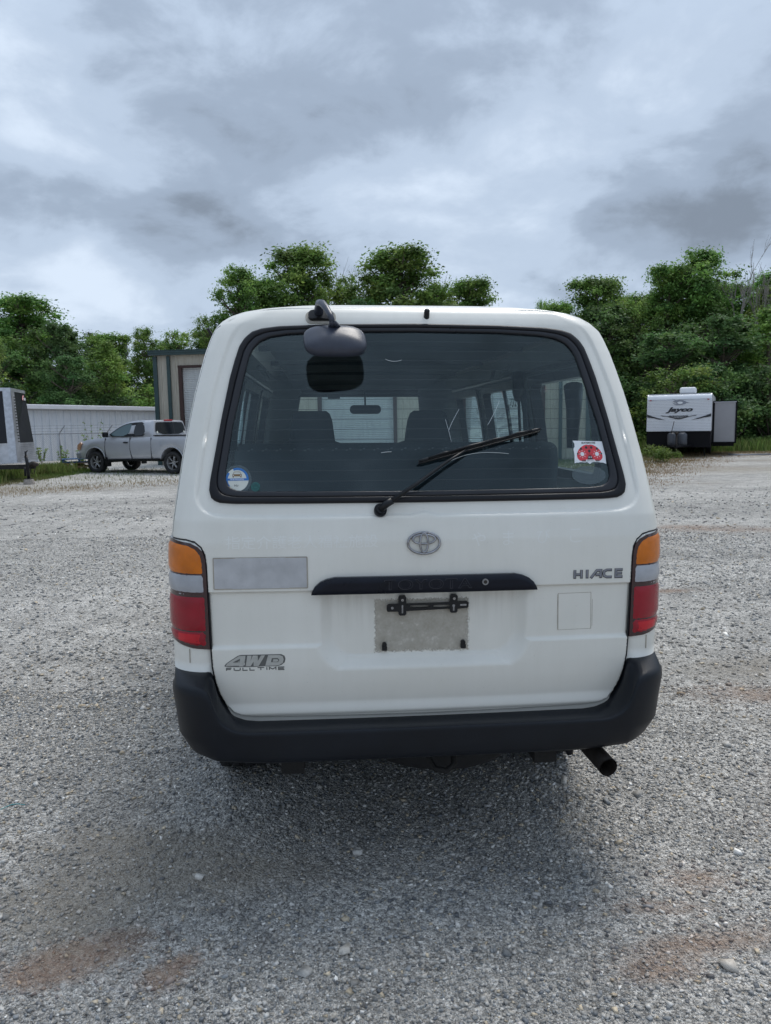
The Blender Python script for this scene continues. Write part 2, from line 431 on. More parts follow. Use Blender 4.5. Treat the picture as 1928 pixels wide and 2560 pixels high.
def lens(name, col, rough=0.18, scale=170.0):
    m_, t, b = newmat(name)
    tcn = t.nodes.new('ShaderNodeTexCoord')
    wx = t.nodes.new('ShaderNodeTexWave'); wx.bands_direction = 'X'; wx.inputs['Scale'].default_value = scale; t.links.new(tcn.outputs['Object'], wx.inputs[0])
    wz = t.nodes.new('ShaderNodeTexWave'); wz.bands_direction = 'Z'; wz.inputs['Scale'].default_value = scale; t.links.new(tcn.outputs['Object'], wz.inputs[0])
    h = mth('ADD', wx.outputs['Fac'], wz.outputs['Fac'], tree=t)
    f = noise(tcn.outputs['Object'], 18, 4, 0.5, tree=t)
    rp = t.nodes.new('ShaderNodeValToRGB'); t.links.new(mth('MULTIPLY_ADD', h, 0.22, mth('MULTIPLY', f, 0.7, tree=t), tree=t), rp.inputs[0])
    rp.color_ramp.elements[0].position = 0.25; rp.color_ramp.elements[0].color = (*[c * 0.62 for c in col], 1)
    rp.color_ramp.elements[1].position = 0.85; rp.color_ramp.elements[1].color = (*[min(1, c * 1.15) for c in col], 1)
    t.links.new(rp.outputs[0], b.inputs['Base Color'])
    bn = t.nodes.new('ShaderNodeBump'); bn.inputs['Strength'].default_value = 0.25; bn.inputs['Distance'].default_value = 0.002
    t.links.new(h, bn.inputs['Height']); t.links.new(bn.outputs[0], b.inputs['Normal'])
    b.inputs['Roughness'].default_value = rough; b.inputs['Coat Weight'].default_value = 0.35; b.inputs['Coat Roughness'].default_value = 0.04; b.inputs['Specular IOR Level'].default_value = 0.3
    return m_
M['amber'] = lens('amber_lens', (0.74, 0.19, 0.006))
M['red'] = lens('red_lens', (0.34, 0.005, 0.018))
M['red2'] = lens('red_reflector_lens', (0.60, 0.008, 0.020))
M['clear'] = lens('clear_lens', (0.46, 0.47, 0.50))
M['lampdark'] = pm('lamp_housing', (0.035, 0.008, 0.010), 0.25, coat=0.6)
M['sheet'] = lens('prismatic_sheet', (0.56, 0.56, 0.57), 0.4, 300.0)
M['glass'] = glassmat('rear_glass', (0.72, 0.83, 0.84), 1.60, 0.0, 0.006, (.30, .42, .50))
M['sglass'] = glassmat('side_glass', (0.80, 0.88, 0.86), 1.45, 0.0, 0.02)
M['wline'] = pm('heater_line', (0.03, 0.022, 0.02), 0.6)
M['scratch'] = pm('scratch', (0.62, 0.68, 0.70), 0.5)
M['liner'] = pm('headliner', (0.075, 0.09, 0.105), 0.9, var=0.12, vscale=3)
M['trim'] = pm('interior_trim', (0.26, 0.28, 0.28), 0.75, var=0.25, vscale=2.5)
M['seat'] = pm('seat_fabric', (0.022, 0.031, 0.038), 0.95, var=0.2, vscale=30, bump=0.3, bscale=300)
M['seatpat'] = pm('seat_pattern', (0.14, 0.155, 0.165), 0.95, var=0.3, vscale=60)
M['white'] = pm('white_print', (0.78, 0.80, 0.82), 0.45, var=0.06, vscale=20)
M['whitecr'] = pm('cream_print', (0.66, 0.68, 0.62), 0.5, var=0.12, vscale=30)
M['blue'] = pm('blue_print', (0.02, 0.15, 0.44), 0.45)
M['brown'] = pm('brown_print', (0.20, 0.12, 0.05), 0.5)
M['redp'] = pm('red_print', (0.66, 0.045, 0.06), 0.5)
M['pink'] = pm('pink_print', (0.9, 0.42, 0.42), 0.5)
M['greenst'] = pm('green_sticker', (0.01, 0.09, 0.085), 0.4, var=0.3, vscale=200)
M['greenln'] = pm('green_line', (0.03, 0.20, 0.18), 0.4)
M['mirr'] = pm('mirror_glass', (0.6, 0.62, 0.64), 0.03, 1.0)
m_ = bpy.data.materials.new('sticker_film'); m_.use_nodes = True; t = m_.node_tree; t.nodes.clear()
o_ = t.nodes.new('ShaderNodeOutputMaterial'); a_ = t.nodes.new('ShaderNodeBsdfTransparent'); b_ = t.nodes.new('ShaderNodeBsdfPrincipled'); x_ = t.nodes.new('ShaderNodeMixShader')
b_.inputs['Base Color'].default_value = (0.115, 0.155, 0.17, 1); b_.inputs['Roughness'].default_value = 0.4; x_.inputs[0].default_value = 0.6
t.links.new(a_.outputs[0], x_.inputs[1]); t.links.new(b_.outputs[0], x_.inputs[2]); t.links.new(x_.outputs[0], o_.inputs[0])
M['film'] = m_
# ================================================================ VAN
van = bpy.data.objects.new('van', None); COL.objects.link(van)
van.matrix_world = Matrix(((0.99625, -0.08571, 0.01213, 0.1144), (0.08571, 0.99632, -0.00001, 2.3919), (-0.01209, 0.00105, 0.99993, -0.0015), (0, 0, 0, 1)))
tag(van, 'white high windowed van seen from behind, black bumper and wiper across its rear glass', 'van')
# profile tables over height
_z = np.array([.42, .46, .50, .56, .62, .70, .75, 1.0, 1.12, 1.17, 1.24, 1.30, 1.36, 1.43, 1.50, 1.58, 1.66, 1.74, 1.80, 1.85, 1.88, 1.90, 1.92, 1.94, 1.955, 1.966, 1.976, 1.985, 1.993, 1.999, 2.003])
_w = np.array([.800, .815, .826, .836, .840, .842, .843, .843, .842, .839, .832, .825, .818, .810, .800, .788, .774, .757, .743, .728, .717, .707, .692, .668, .637, .600, .545, .465, .36, .22, .07])
_r = np.array([.12] * 17 + [.122, .125, .13, .135, .14, .15, .165, .18, .20, .22, .22, .2, .15, .06])
_f = np.array([4.48, 4.52, 4.55, 4.58, 4.60, 4.60, 4.60, 4.58, 4.56, 4.54, 4.49, 4.43, 4.37, 4.29, 4.22, 4.14, 4.06, 3.99, 3.93, 3.89, 3.86, 3.84, 3.82, 3.79, 3.76, 3.72, 3.66, 3.56, 3.42, 3.2, 2.9])
def _yr(z):
    t_ = z - 1.22
    y = .42 * (np.sqrt(t_ * t_ + .0025) + t_) / 2
    y = y + .35 * np.maximum(0, .80 - z) ** 2
    return y
_y = _yr(_z) + np.array([0.] * 22 + [.004, .010, .020, .036, .062, .105, .18, .29, .45])
_zd = np.linspace(.42, 2.003, 1600)
def _dense(tab, s=14):
    d = np.interp(_zd, _z, tab); k = np.exp(-np.linspace(-2, 2, 2 * s + 1) ** 2); k /= k.sum()
    p = np.concatenate([2 * d[0] - d[s:0:-1], d, 2 * d[-1] - d[-2:-s - 2:-1]])
    sm = np.convolve(p, k, 'valid'); t_ = np.clip((_zd - 1.93) / .03, 0, 1); return sm * (1 - t_) + d * t_
Wd, Rd, Fd, Yd = _dense(_w), _dense(_r), _dense(_f), _dense(_y)
def TW(z): return np.interp(z, _zd, Wd)
def TR(z): return np.interp(z, _zd, Rd)
def TF(z): return np.interp(z, _zd, Fd)
def TY(z): return np.interp(z, _zd, Yd)
CR = .02
def Ppos(a, z):
    a = np.asarray(a, float); z = np.asarray(z, float); s = np.sign(a) + (a == 0); q = np.abs(a)
    w, r, y0 = TW(z), TR(z), TY(z)
    c = CR * (np.minimum(q, w - r) / .84) ** 2
    fl = w - r
    ph = np.clip((q - fl) / r, 0, np.pi / 2)
    x = np.where(q < fl, q, fl + r * np.sin(ph))
    y = y0 + c + r * (1 - np.cos(ph)) + np.maximum(0, q - fl - r * np.pi / 2)
    return np.stack([x * s, y, z], 1)
def RM(a, z, off):
    a = np.asarray(a, float); z = np.asarray(z, float)
    e = 2e-3; p = Ppos(a, z)
    da = Ppos(a + e, z) - Ppos(a - e, z); dz = Ppos(a, np.minimum(z + e, 2.0)) - Ppos(a, z - e)
    n = np.cross(da, dz); n /= np.linalg.norm(n, axis=1)[:, None]
    return p + n * np.asarray(off)[..., None] if np.ndim(off) else p + n * off
def setnormals(o, nv):
    nv = np.asarray(nv, float); nv = nv / np.maximum(1e-9, np.linalg.norm(nv, axis=1))[:, None]
    o.data.normals_split_custom_set_from_vertices([tuple(v) for v in nv])
def mapnormals(mapf, x, z, e=1.5e-3):
    z0 = np.zeros(len(x)); da = mapf(x + e, z, z0) - mapf(x - e, z, z0); dz = mapf(x, z + e, z0) - mapf(x, z - e, z0)
    return np.cross(da, dz)
def x2a(x, z):
    s = 1 if x >= 0 else -1; x = abs(x); w, r = float(TW(z)), float(TR(z)); fl = w - r
    if x <= fl: return s * x
    return s * (fl + r * math.asin(min(1, (x - fl) / r)))
def sym(half):
    """half outline from bottom centre to top centre on +x; returns full loop"""
    return list(half) + [(-x, z) for x, z in half[::-1] if abs(x) > 1e-6]
def prow(z, inset=0.0):
    w, r, y0, yf = float(TW(z)) - inset, float(TR(z)), float(TY(z)) + inset, float(TF(z)) - inset
    rf = .22 if z < 1.9 else max(.05, .22 * min(1, w / .5))
    r = max(.02, r - inset)
    pts = []
    fl = w - r
    for k in range(20): x = fl * k / 20; pts.append((x, y0 + CR * (x / .84) ** 2))
    yc = CR * (fl / .84) ** 2
    for k in range(11): ph = math.pi / 2 * k / 10; pts.append((fl + r * math.sin(ph), y0 + yc + r * (1 - math.cos(ph))))
    ys = y0 + yc + r; ye = yf - rf
    for y in SIDE_COLS:
        q = (y - .50) / (3.78 - .50)
        if z <= 1.9: yy = y if .50 <= y <= 3.4 else (ys + (.50 - ys) * (y - .14) / .36 if y < .5 else 3.4 + (ye - 3.4) * (y - 3.4) / .38)
        else:
            ys9, ye9 = float(TY(1.9)) + .15, 3.62; yy9 = y if y >= .5 else ys9 + (.5 - ys9) * (y - .14) / .36
            yy9 = yy9 if y <= 3.4 else 3.4 + (3.62 - 3.4) * (y - 3.4) / .38
            yy = ys + (ye - ys) * (yy9 - ys9) / (3.62 - ys9)
        pts.append((w, yy))
    for k in range(9): ph = math.pi / 2 * k / 8; pts.append((w - rf + rf * math.cos(ph), ye + rf * math.sin(ph)))
    for k in range(1, 17): x = (w - rf) * (1 - k / 16); pts.append((x, yf))
    return pts
WIN_Y = [(.52, 1.34), (1.46, 2.44), (2.58, 3.38)]
WZ0, WZ1 = 1.31, 1.765
SIDE_COLS = sorted(set([.2, .26, .32, .38, .44, .50] + [round(v, 3) for v in np.arange(.56, 3.42, .06)] + [v for p in WIN_Y for v in p] + [3.4, 3.5, 3.6, 3.7]))
SIDE_COLS = [v for i, v in enumerate(SIDE_COLS) if i == 0 or v - SIDE_COLS[i - 1] > .012 or v in sum(WIN_Y, ())]
def body_rows(z0): return sorted(set([z for z in list(np.arange(z0, 1.90, .03)) + list(_z) if z >= z0] + [WZ0, WZ1, 1.27, 1.80]))
def body_shell(name, mat, inset, z0, top, hole_rear, parent, zmax=2.01, arch=True):
    rows = [z for z in body_rows(z0) if z <= zmax]
    G = []
    for z in rows:
        h = prow(z, inset)
        if hole_rear(0, 1.5) and not hole_rear(9, 1.5):      # skin under the tailgate lies deeper
            hh = []
            for x, y in h:
                if y < float(TY(z)) + .12 and .60 < z < 1.955:
                    lim = .690 if z < 1.175 else min(float(np.interp(z, [1.175, 1.90, 1.915, 1.94, 1.955], [.745, .66, .62, .54, .42])), float(TW(z)) - float(TR(z)) * .35)
                    y = y + .032 * float(sst((lim - x) / .02 + .5)) * float(sst((z - .60) / .03)) * float(sst((1.955 - z) / .015))
                hh.append((x, y))
            h = hh
        ring = [(x, y, z - (inset if z > 1.93 else 0)) for x, y in h] + [(-x, y, z - (inset if z > 1.93 else 0)) for x, y in h[::-1][1:-1]]
        G.append(ring)
    n = len(G[0]); V = [(p[0], p[1], max(p[2], .50) if p[1] < .62 else p[2]) for r_ in G for p in r_]; F = []
    for i in range(len(rows) - 1):
        zc_ = (rows[i] + rows[i + 1]) / 2
        for k in range(n):
            k2 = (k + 1) % n
            ps = [G[i][k], G[i][k2], G[i + 1][k2], G[i + 1][k]]
            x = sum(p[0] for p in ps) / 4; y = sum(p[1] for p in ps) / 4
            W_ = float(TW(zc_)) - inset; Y_ = float(TY(zc_)); Yf = float(TF(zc_)) - inset
            if abs(x) > W_ - .03 and WZ0 < zc_ < WZ1 and any(a < y < b for a, b in WIN_Y): continue
            if y < Y_ + .07 + inset and hole_rear(abs(x), zc_): continue
            if y > Yf - .03 and 1.27 < zc_ < 1.80 and abs(x) < W_ - .2: continue
            if arch and any((y - c) ** 2 + (zc_ - .34) ** 2 < .39 ** 2 for c in (.98, 3.55)) and abs(x) > W_ - .05: continue
            F.append((i * n + k, i * n + k2, (i + 1) * n + k2, (i + 1) * n + k))
    if top: F.append(tuple((len(rows) - 1) * n + k for k in range(n)))
    return mk(name, V, F, mat, parent, True)
WIN_H = [(0, 1.296), (.4, 1.297), (.62, 1.2985), (.668, 1.303), (.688, 1.315), (.696, 1.34), (.694, 1.37), (.683, 1.44), (.662, 1.573), (.637, 1.705), (.622, 1.765), (.607, 1.815), (.590, 1.843), (.565, 1.866), (.53, 1.878), (.47, 1.886), (.3, 1.893), (0, 1.897)]
GLS_H = [(0, 1.326), (.4, 1.328), (.58, 1.330), (.622, 1.334), (.645, 1.345), (.656, 1.366), (.657, 1.395), (.651, 1.44), (.636, 1.547), (.612, 1.665), (.598, 1.728), (.585, 1.785), (.570, 1.816), (.548, 1.840), (.512, 1.856), (.45, 1.866), (.3, 1.874), (0, 1.877)]
def sst(x): x = np.clip(x, 0, 1); return x * x * (3 - 2 * x)
def rear_hole(x, z):
    if z < .68 or z > 1.893: return False
    if z < 1.25: return x < .64
    if z < 1.34: return x < .675
    return x < float(np.interp(z, [p[1] for p in WIN_H[5:]], [p[0] for p in WIN_H[5:]])) - .016
body = body_shell('body', M['paint'], 0.0, .42, True, rear_hole, van)
body_shell('interior_trim', M['trim'], .035, .60, False, lambda x, z: True, van, zmax=1.90, arch=False)
# ceiling lining
G = [(x, y, 1.905 - .03 * (x / .66) ** 2 - .05 * max(0, (y - 3.2))) for y in np.linspace(.42, 3.85, 12) for x in np.linspace(-.56, .56, 12)]
mk('headliner', G, [(i * 12 + j, i * 12 + j + 1, (i + 1) * 12 + j + 1, (i + 1) * 12 + j) for i in range(11) for j in range(11)], M['liner'], van)
for q in range(3): MB().box((0, 1.1 + q * .85, 1.893), (1.22, .05, .02)).build('roof_bow', M['liner'], van)
mb = MB(); mb.box((0, 2.4, .585), (1.58, 3.9, .03)); mb.box((0, 4.1, .80), (1.5, .5, .5)); mb.build('floor_pan', M['underbody'], van)

# ---- tailgate
def lidside(z): return float(TW(z)) - float(TR(z)) + float(TR(z)) * 1.12
LID_H = [(0, .580), (.30, .582), (.56, .586), (.60, .591), (.637, .606), (.662, .631), (.680, .668), (.692, .71), (.700, .76), (.703, .83), (.707, 1.02), (.709, 1.10), (.713, 1.135), (.724, 1.158), (.745, 1.176), (.775, 1.182)]
LID_H += [(lidside(z), z) for z in [1.184] + list(np.arange(1.20, 1.90, .03))]
LID_H += [(.655, 1.915), (.62, 1.935), (.56, 1.948), (.45, 1.956), (.3, 1.961), (0, 1.964)]
LID = resample(sym(LID_H), .009)
def dedupe(p):
    out = []
    for q in p:
        if not out or math.hypot(q[0] - out[-1][0], q[1] - out[-1][1]) > 2e-4: out.append(q)
    return out
LID = dedupe(LID)
def sst(x): x = np.clip(x, 0, 1); return x * x * (3 - 2 * x)
CREASE = smoothpoly([(-.3, 1.252), (.62, 1.252), (.705, 1.262), (.741, 1.30), (.742, 1.36), (.737, 1.43), (.722, 1.53), (.703, 1.63), (.680, 1.72), (.660, 1.79), (.640, 1.85), (.610, 1.895), (.55, 1.915), (.45, 1.925), (-.3, 1.93)], 2)
def relief(V):
    x = np.abs(V[:, 0]); z = V[:, 1]
    # window surround: inside the crease the skin sits lower
    P_ = np.stack([x, z], 1); d_ = np.full(len(x), 9.0)
    for a_, b_ in zip(CREASE, CREASE[1:] + CREASE[:1]):
        a_ = np.array(a_); ab = np.array(b_) - a_; tt = np.clip(((P_ - a_) @ ab) / (ab @ ab), 0, 1); q_ = P_ - a_ - tt[:, None] * ab
        d_ = np.minimum(d_, np.sqrt((q_ ** 2).sum(1)))
    d_in = np.where(inpoly(P_, CREASE), d_, -d_)
    o = -.0085 * sst(d_in / .014 + .5) * sst((1.925 - z) / .09)
    # belt: recess between 1.01 and .825, and the number plate pocket; the deeper one wins
    low = .013 * sst((1.008 - z) / .007 + .5) * sst((z - .826) / .013 + .5)
    cx_ = np.maximum(0, x - .225); cz_ = np.maximum(0, .865 - z)
    pocket = sst(np.minimum((.150 - np.hypot(cx_, cz_)) / .072, (z - .737) / .045)) * sst((1.008 - z) / .009 + .5)
    d2_ = .036 * pocket
    k_ = .004; hm = np.clip(.5 + .5 * (low - d2_) / k_, 0, 1)
    o = o - (low * hm + d2_ * (1 - hm) + k_ * hm * (1 - hm))
    # small step in the pocket floor
    o = o + .004 * pocket * sst((.785 - z) / .006) * sst((.262 - x) / .01)
    # lower lip turns out
    o = o + .012 * sst((.636 - z) / .040) - .004 * sst((.600 - z) / .012)
    # soft edge roll all round
    return o
edge_lid = np.array(LID)
GZ = .0052
V2, F2 = tri2d(LID, [resample(sym(WIN_H), .01)], GZ)
hole = np.array(resample(sym(WIN_H), .01))
off = relief(V2) + .0045
dl = np.full(len(V2), 9.0)
for b0 in range(0, len(edge_lid), 50): dl = np.minimum(dl, np.sqrt(((V2[:, None] - edge_lid[None, b0:b0 + 50]) ** 2).sum(2)).min(1))
off = off - .004 * (1 - sst(dl / .010))
top = RM(V2[:, 0], V2[:, 1], off); n = len(V2)
bd = boundary(F2)
bot = RM(V2[:, 0], V2[:, 1], off * 0 - .02)
fc = [tuple(int(i) for i in f) for f in F2] + [(a, a + n, b + n, b) for a, b in bd]
lid = mk('tailgate', np.concatenate([top, bot]), fc, M['paint'], van, True)
def _lidmap(x, z, o): return RM(x, z, relief(np.stack([x, z], 1)) + .0045)
_nt = mapnormals(_lidmap, V2[:, 0], V2[:, 1]); _nt /= np.linalg.norm(_nt, axis=1)[:, None]
_cen = np.array([0, 0, 1.3]); _out = top - _cen; _out[:, 1] = 0; _out /= np.linalg.norm(_out, axis=1)[:, None]
_k = (.75 * (1 - sst(dl / .006)))[:, None]; _nt = _nt * (1 - _k) + _out * _k
setnormals(lid, np.concatenate([_nt, _nt]))
# black tube standing in for the shade in the shut line gap
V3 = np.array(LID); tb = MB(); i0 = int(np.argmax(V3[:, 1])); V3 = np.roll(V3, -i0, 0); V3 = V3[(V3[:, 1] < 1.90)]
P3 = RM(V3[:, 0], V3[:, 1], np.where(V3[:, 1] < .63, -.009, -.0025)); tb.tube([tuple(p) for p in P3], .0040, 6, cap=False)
tb.build('shut_line_shade', M['rubber'], van, True)
def GM(x, z, off):
    V = np.stack([np.asarray(x, float), np.asarray(z, float)], 1)
    return RM(V[:, 0], V[:, 1], relief(V) + .0045 + np.asarray(off))
# ---- rear glass, seals
def ringloft(name, outer, inner, prof, mat, parent, mapf, nseg=260):
    def by_angle(poly):
        P = np.array(resample(poly, .002)); c = np.array([0, 1.6])
        a = np.arctan2((P[:, 1] - c[1]) / .3, (P[:, 0] - c[0]) / .68); o = np.argsort(a); a, P = a[o], P[o]
        q = np.linspace(-np.pi, np.pi, nseg, endpoint=False)
        return np.stack([np.interp(q, a, P[:, 0], period=2 * np.pi), np.interp(q, a, P[:, 1], period=2 * np.pi)], 1)
    A, B = by_angle(outer), by_angle(inner); V = []; F = []
    for t_, o in prof:
        Q = A * (1 - t_) + B * t_; V.append(mapf(Q[:, 0], Q[:, 1], np.full(len(Q), o)))
    for i in range(len(prof) - 1):
        for k in range(nseg):
            k2 = (k + 1) % nseg; F.append((i * nseg + k, i * nseg + k2, (i + 1) * nseg + k2, (i + 1) * nseg + k))
    return mk(name, np.concatenate(V), F, mat, parent, True)
WO, GO = sym(WIN_H), sym(GLS_H)
mid = [(a[0] * .45 + b[0] * .55, a[1] * .45 + b[1] * .55) for a, b in zip(WIN_H, GLS_H)]
gl = slab('rear_window', resample(GO, .02), M['glass'], van, RM, (), .06, 0.0, -.0065, smooth=True)
gl['label'] = 'tinted rear window glass'
_gv = np.empty(len(gl.data.vertices) * 3); gl.data.vertices.foreach_get('co', _gv); _gv = _gv.reshape(-1, 3)
setnormals(gl, mapnormals(RM, _gv[:, 0], _gv[:, 2]))
ringloft('window_seal', [(x * 1.006, z + (.003 if z > 1.6 else -.003)) for x, z in WO], sym(mid), [(0, -.008), (0, -.001), (.06, .004), (.3, .0065), (.7, .0065), (.92, .005), (1, -.002), (1, -.008)], M['rubber'], van, RM)
ringloft('window_gasket', sym(mid), [(x * .985, z * .0 + z + (-.004 if z > 1.6 else .004)) for x, z in GO], [(-.05, -.008), (-.02, .0025), (.25, .004), (.75, .003), (.96, .001), (1.0, -.004), (1, -.009)], M['gasket'], van, RM)
mb = MB()
for k in range(15):
    z = 1.365 + k * .0338
    xm = float(np.interp(z, [p[1] for p in GLS_H], [p[0] for p in GLS_H])) - .012
    xs = np.linspace(-xm, xm, 40); zz = np.full(40, z) + .002 * (1 - (xs / xm) ** 2)
    lo = RM(xs, zz - .0007, -.009); hi = RM(xs, zz + .0007, -.009)
    mb.add(np.concatenate([lo, hi]), [(i, i + 1, i + 41, i + 40) for i in range(39)])
mb.build('heater_lines', M['wline'], gl)['kind'] = 'stuff'
def scratch(pts, w=.0007):
    P = np.array(pts); t_ = np.linspace(0, 1, 24); k = np.linspace(0, 1, len(P))
    # smooth through points
    c = np.polyfit(k, P, min(3, len(P) - 1)); xs = np.polyval(c[:, 0], t_); zs = np.polyval(c[:, 1], t_)
    pts3 = RM(xs, zs, -.003)
    return MB().tube([tuple(p) for p in pts3], w, 4)
for pts in [[(.045, 1.395), (.12, 1.435), (.2, 1.452), (.30, 1.448)], [(.10, 1.53), (.115, 1.56), (.14, 1.60)], [(.235, 1.545), (.255, 1.575), (.275, 1.61), (.283, 1.63)], [(-.107, 1.775), (-.09, 1.768), (-.07, 1.767), (-.05, 1.772)], [(.09, 1.565), (.10, 1.52), (.105, 1.49)], [(-.135, 1.455), (-.12, 1.457), (-.10, 1.458)]]:
    scratch(pts).build('scratch', M['scratch'], gl)

# ---- side windows with gaskets, inside and outside
for s in (-1, 1):
    def SM(y, z, o, s=s):
        y = np.asarray(y, float); z = np.asarray(z, float)
        return np.stack([s * (TW(z) + o), y, z], 1)
    for (a, b_) in WIN_Y:
        out_ = rrect(a - .012, WZ0 - .012, b_ + .012, WZ1 + .012, .06)
        inn = rrect(a + .03, WZ0 + .028, b_ - .03, WZ1 - .028, .05)
        if s < 0: pass
        f = slab('side_window_frame', resample(out_, .08), M['rubber'], van, SM, [resample(inn, .08)], None, .05, .006, both=True)
        slab('side_window', resample(rrect(a + .01, WZ0 + .01, b_ - .01, WZ1 - .01, .05), .08), M['sglass'], van, SM, (), None, 0, -.014)
        if b_ - a > .9:   # sliding pane divider
            mb = MB(); 
            zz = np.linspace(WZ0, WZ1, 8)
            for y in ((a + b_) / 2,):
                P = [(s * (float(TW(z)) - .014), y, z) for z in zz]; mb.tube(P, .012, 6)
            mb.build('window_divider', M['rubber'], van)
# windscreen
def FM(x, z, o): return np.stack([np.asarray(x, float), TF(np.asarray(z, float)) - .012 + o, np.asarray(z, float)], 1)
slab('windscreen', resample(rrect(-.60, 1.265, .60, 1.805, .06), .08), M['sglass'], van, FM, (), .12, 0, 0.0)
slab('windscreen_frame', resample(rrect(-.66, 1.24, .66, 1.84, .10), .1), M['rubber'], van, FM, [resample(rrect(-.585, 1.28, .585, 1.775, .09), .1)], None, .04, .015, both=True)
mb = MB()                                                    # curtain rail and hanging belts inside
for s in (-1, 1): mb.tube([(s * .70, .55, 1.80), (s * .70, 3.4, 1.80)], .012, 6)
mb.build('curtain_rail', M['metal'], van)
mb = MB()
mb.tube([(.68, 1.32, 1.72), (.675, 1.25, 1.60), (.67, 1.2, 1.45), (.66, 1.18, 1.2)], [.02, .012, .012, .012], 6, flat=.4); mb.build('seat_belt', M['seat'], van, True)
for P_, r_ in (([(.66, 1.33, 1.80), (.655, 1.31, 1.70), (.65, 1.30, 1.66)], [.035, .028, .014]), ([(.70, .62, 1.70), (.69, .58, 1.60), (.68, .56, 1.45)], [.04, .03, .022]), ([(-.70, .62, 1.70), (-.69, .58, 1.60), (-.68, .56, 1.45)], [.04, .03, .022])): MB().tube(P_, r_, 10).build('belt_anchor', M['blackpl'], van, True)
MB().tube([(.655, 1.30, 1.68), (.66, 1.28, 1.50), (.665, 1.26, 1.20)], .008, 6).build('seat_belt', M['blackpl'], van, True)
for s in (-1, 1): MB().tube([(s * .64, 1.45, 1.84), (s * .61, 1.52, 1.79), (s * .61, 1.70, 1.79), (s * .64, 1.78, 1.84)], .011, 6).build('grab_handle', M['trim'], van, True)
# seats
def cushion(name, x0, x1, y, z0, z1, dep, taper=0.0, lean=0.0, mat=None, parent=van, head=False):
    """upright seat back: rounded outline with thickness"""
    cx = (x0 + x1) / 2; w = (x1 - x0) / 2
    if head: hp_ = [(1, .27), (.82, .222), (.58, .196), (.51, .06), (.45, .018), (.36, 0)]; out_ = [(-w, z0), (w, z0)] + [(w * a, z1 - d) for a, d in hp_] + [(-w * a, z1 - d) for a, d in hp_[::-1]]
    else: out_ = rrect(-w, z0, w, z1, .045)
    V, F = tri2d(resample(out_, .05), (), .06)
    bd_ = boundary(F); n_ = len(V)
    ed = np.array(resample(out_, .03)); d = np.sqrt(((V[:, None] - ed[None]) ** 2).sum(2)).min(1)
    puff = dep / 2 * np.sqrt(sst(d / .06)) * .6 + dep * .2
    ya = y + (V[:, 1] - z0) * lean
    A = np.stack([V[:, 0] + cx, ya - puff, V[:, 1]], 1); B = np.stack([V[:, 0] + cx, ya + puff, V[:, 1]], 1)
    fc_ = [tuple(int(i) for i in f) for f in F] + [tuple(int(i) + n_ for i in f[::-1]) for f in F] + [(a, a + n_, b + n_, b) for a, b in bd_]
    return mk(name, np.concatenate([A, B]), fc_, mat or M['seat'], parent, True)
cushion('rear_seat_back', -.70, .70, .86, .75, 1.468, .14, lean=-.04)
for x in np.linspace(-.64, .64, 23):
    for k_ in range(2): mk('seat_pattern', [(x + .014 * k_ + dx_, .748, 1.440 + .006 * k_ + dz_) for dx_, dz_ in ((0, 0), (.008, -.002), (.013, .003), (.005, .005))], [(0, 1, 2, 3)], M['seatpat'], van, False)
cushion('rear_seat_back', -.66, .30, 1.75, .75, 1.22, .13, lean=-.1)
for x in (-.39, .375): cushion('front_seat_back', x - .26, x + .26, 2.62, .78, 1.635, .15, lean=-.12, head=True)
cushion('front_seat_back', -.10, .10, 2.62, .78, 1.28, .12, lean=-.1)
mb = MB()
for x in (-.39, .375): mb.box((x, 2.86, .80), (.50, .46, .14))
bevel(mb.build('front_seat_base', M['seat'], van), .03)
mb = MB(); mb.box((0, 3.95, 1.12), (1.44, .42, .30)); bevel(mb.build('dashboard', M['blackpl'], van), .04)
mb = MB(); ring = [(.375 + .19 * math.cos(q), 3.55 + .10 * math.sin(q), 1.24 + .16 * math.sin(q)) for q in np.linspace(0, 2 * math.pi, 25)]
mb.tube(ring, .014, 6, cap=False); mb.tube([(.375, 3.55, 1.24), (.375, 3.75, 1.1)], .03, 8); mb.build('steering_wheel', M['blackpl'], van, True)
mb = MB(); mb.tube([(.03, 3.72, 1.83), (.03, 3.66, 1.70)], .007, 6)
mb.add(*[(lambda P: (P, [tuple(range(len(P) // 2)), tuple(range(len(P) // 2, len(P)))[::-1]] + [(i, (i + 1) % (len(P) // 2), (i + 1) % (len(P) // 2) + len(P) // 2, i + len(P) // 2) for i in range(len(P) // 2)]))([(x + .03, y, z + 1.665) for y in (3.63, 3.65) for x, z in rrect(-.125, -.035, .125, .035, .03, 4)])][0])
mb.build('interior_mirror', M['blackpl'], van)
mb = MB(); mb.box((-.22, 3.80, 1.775), (.10, .03, .04)); mb.build('dashboard_camera', M['blackpl'], van)

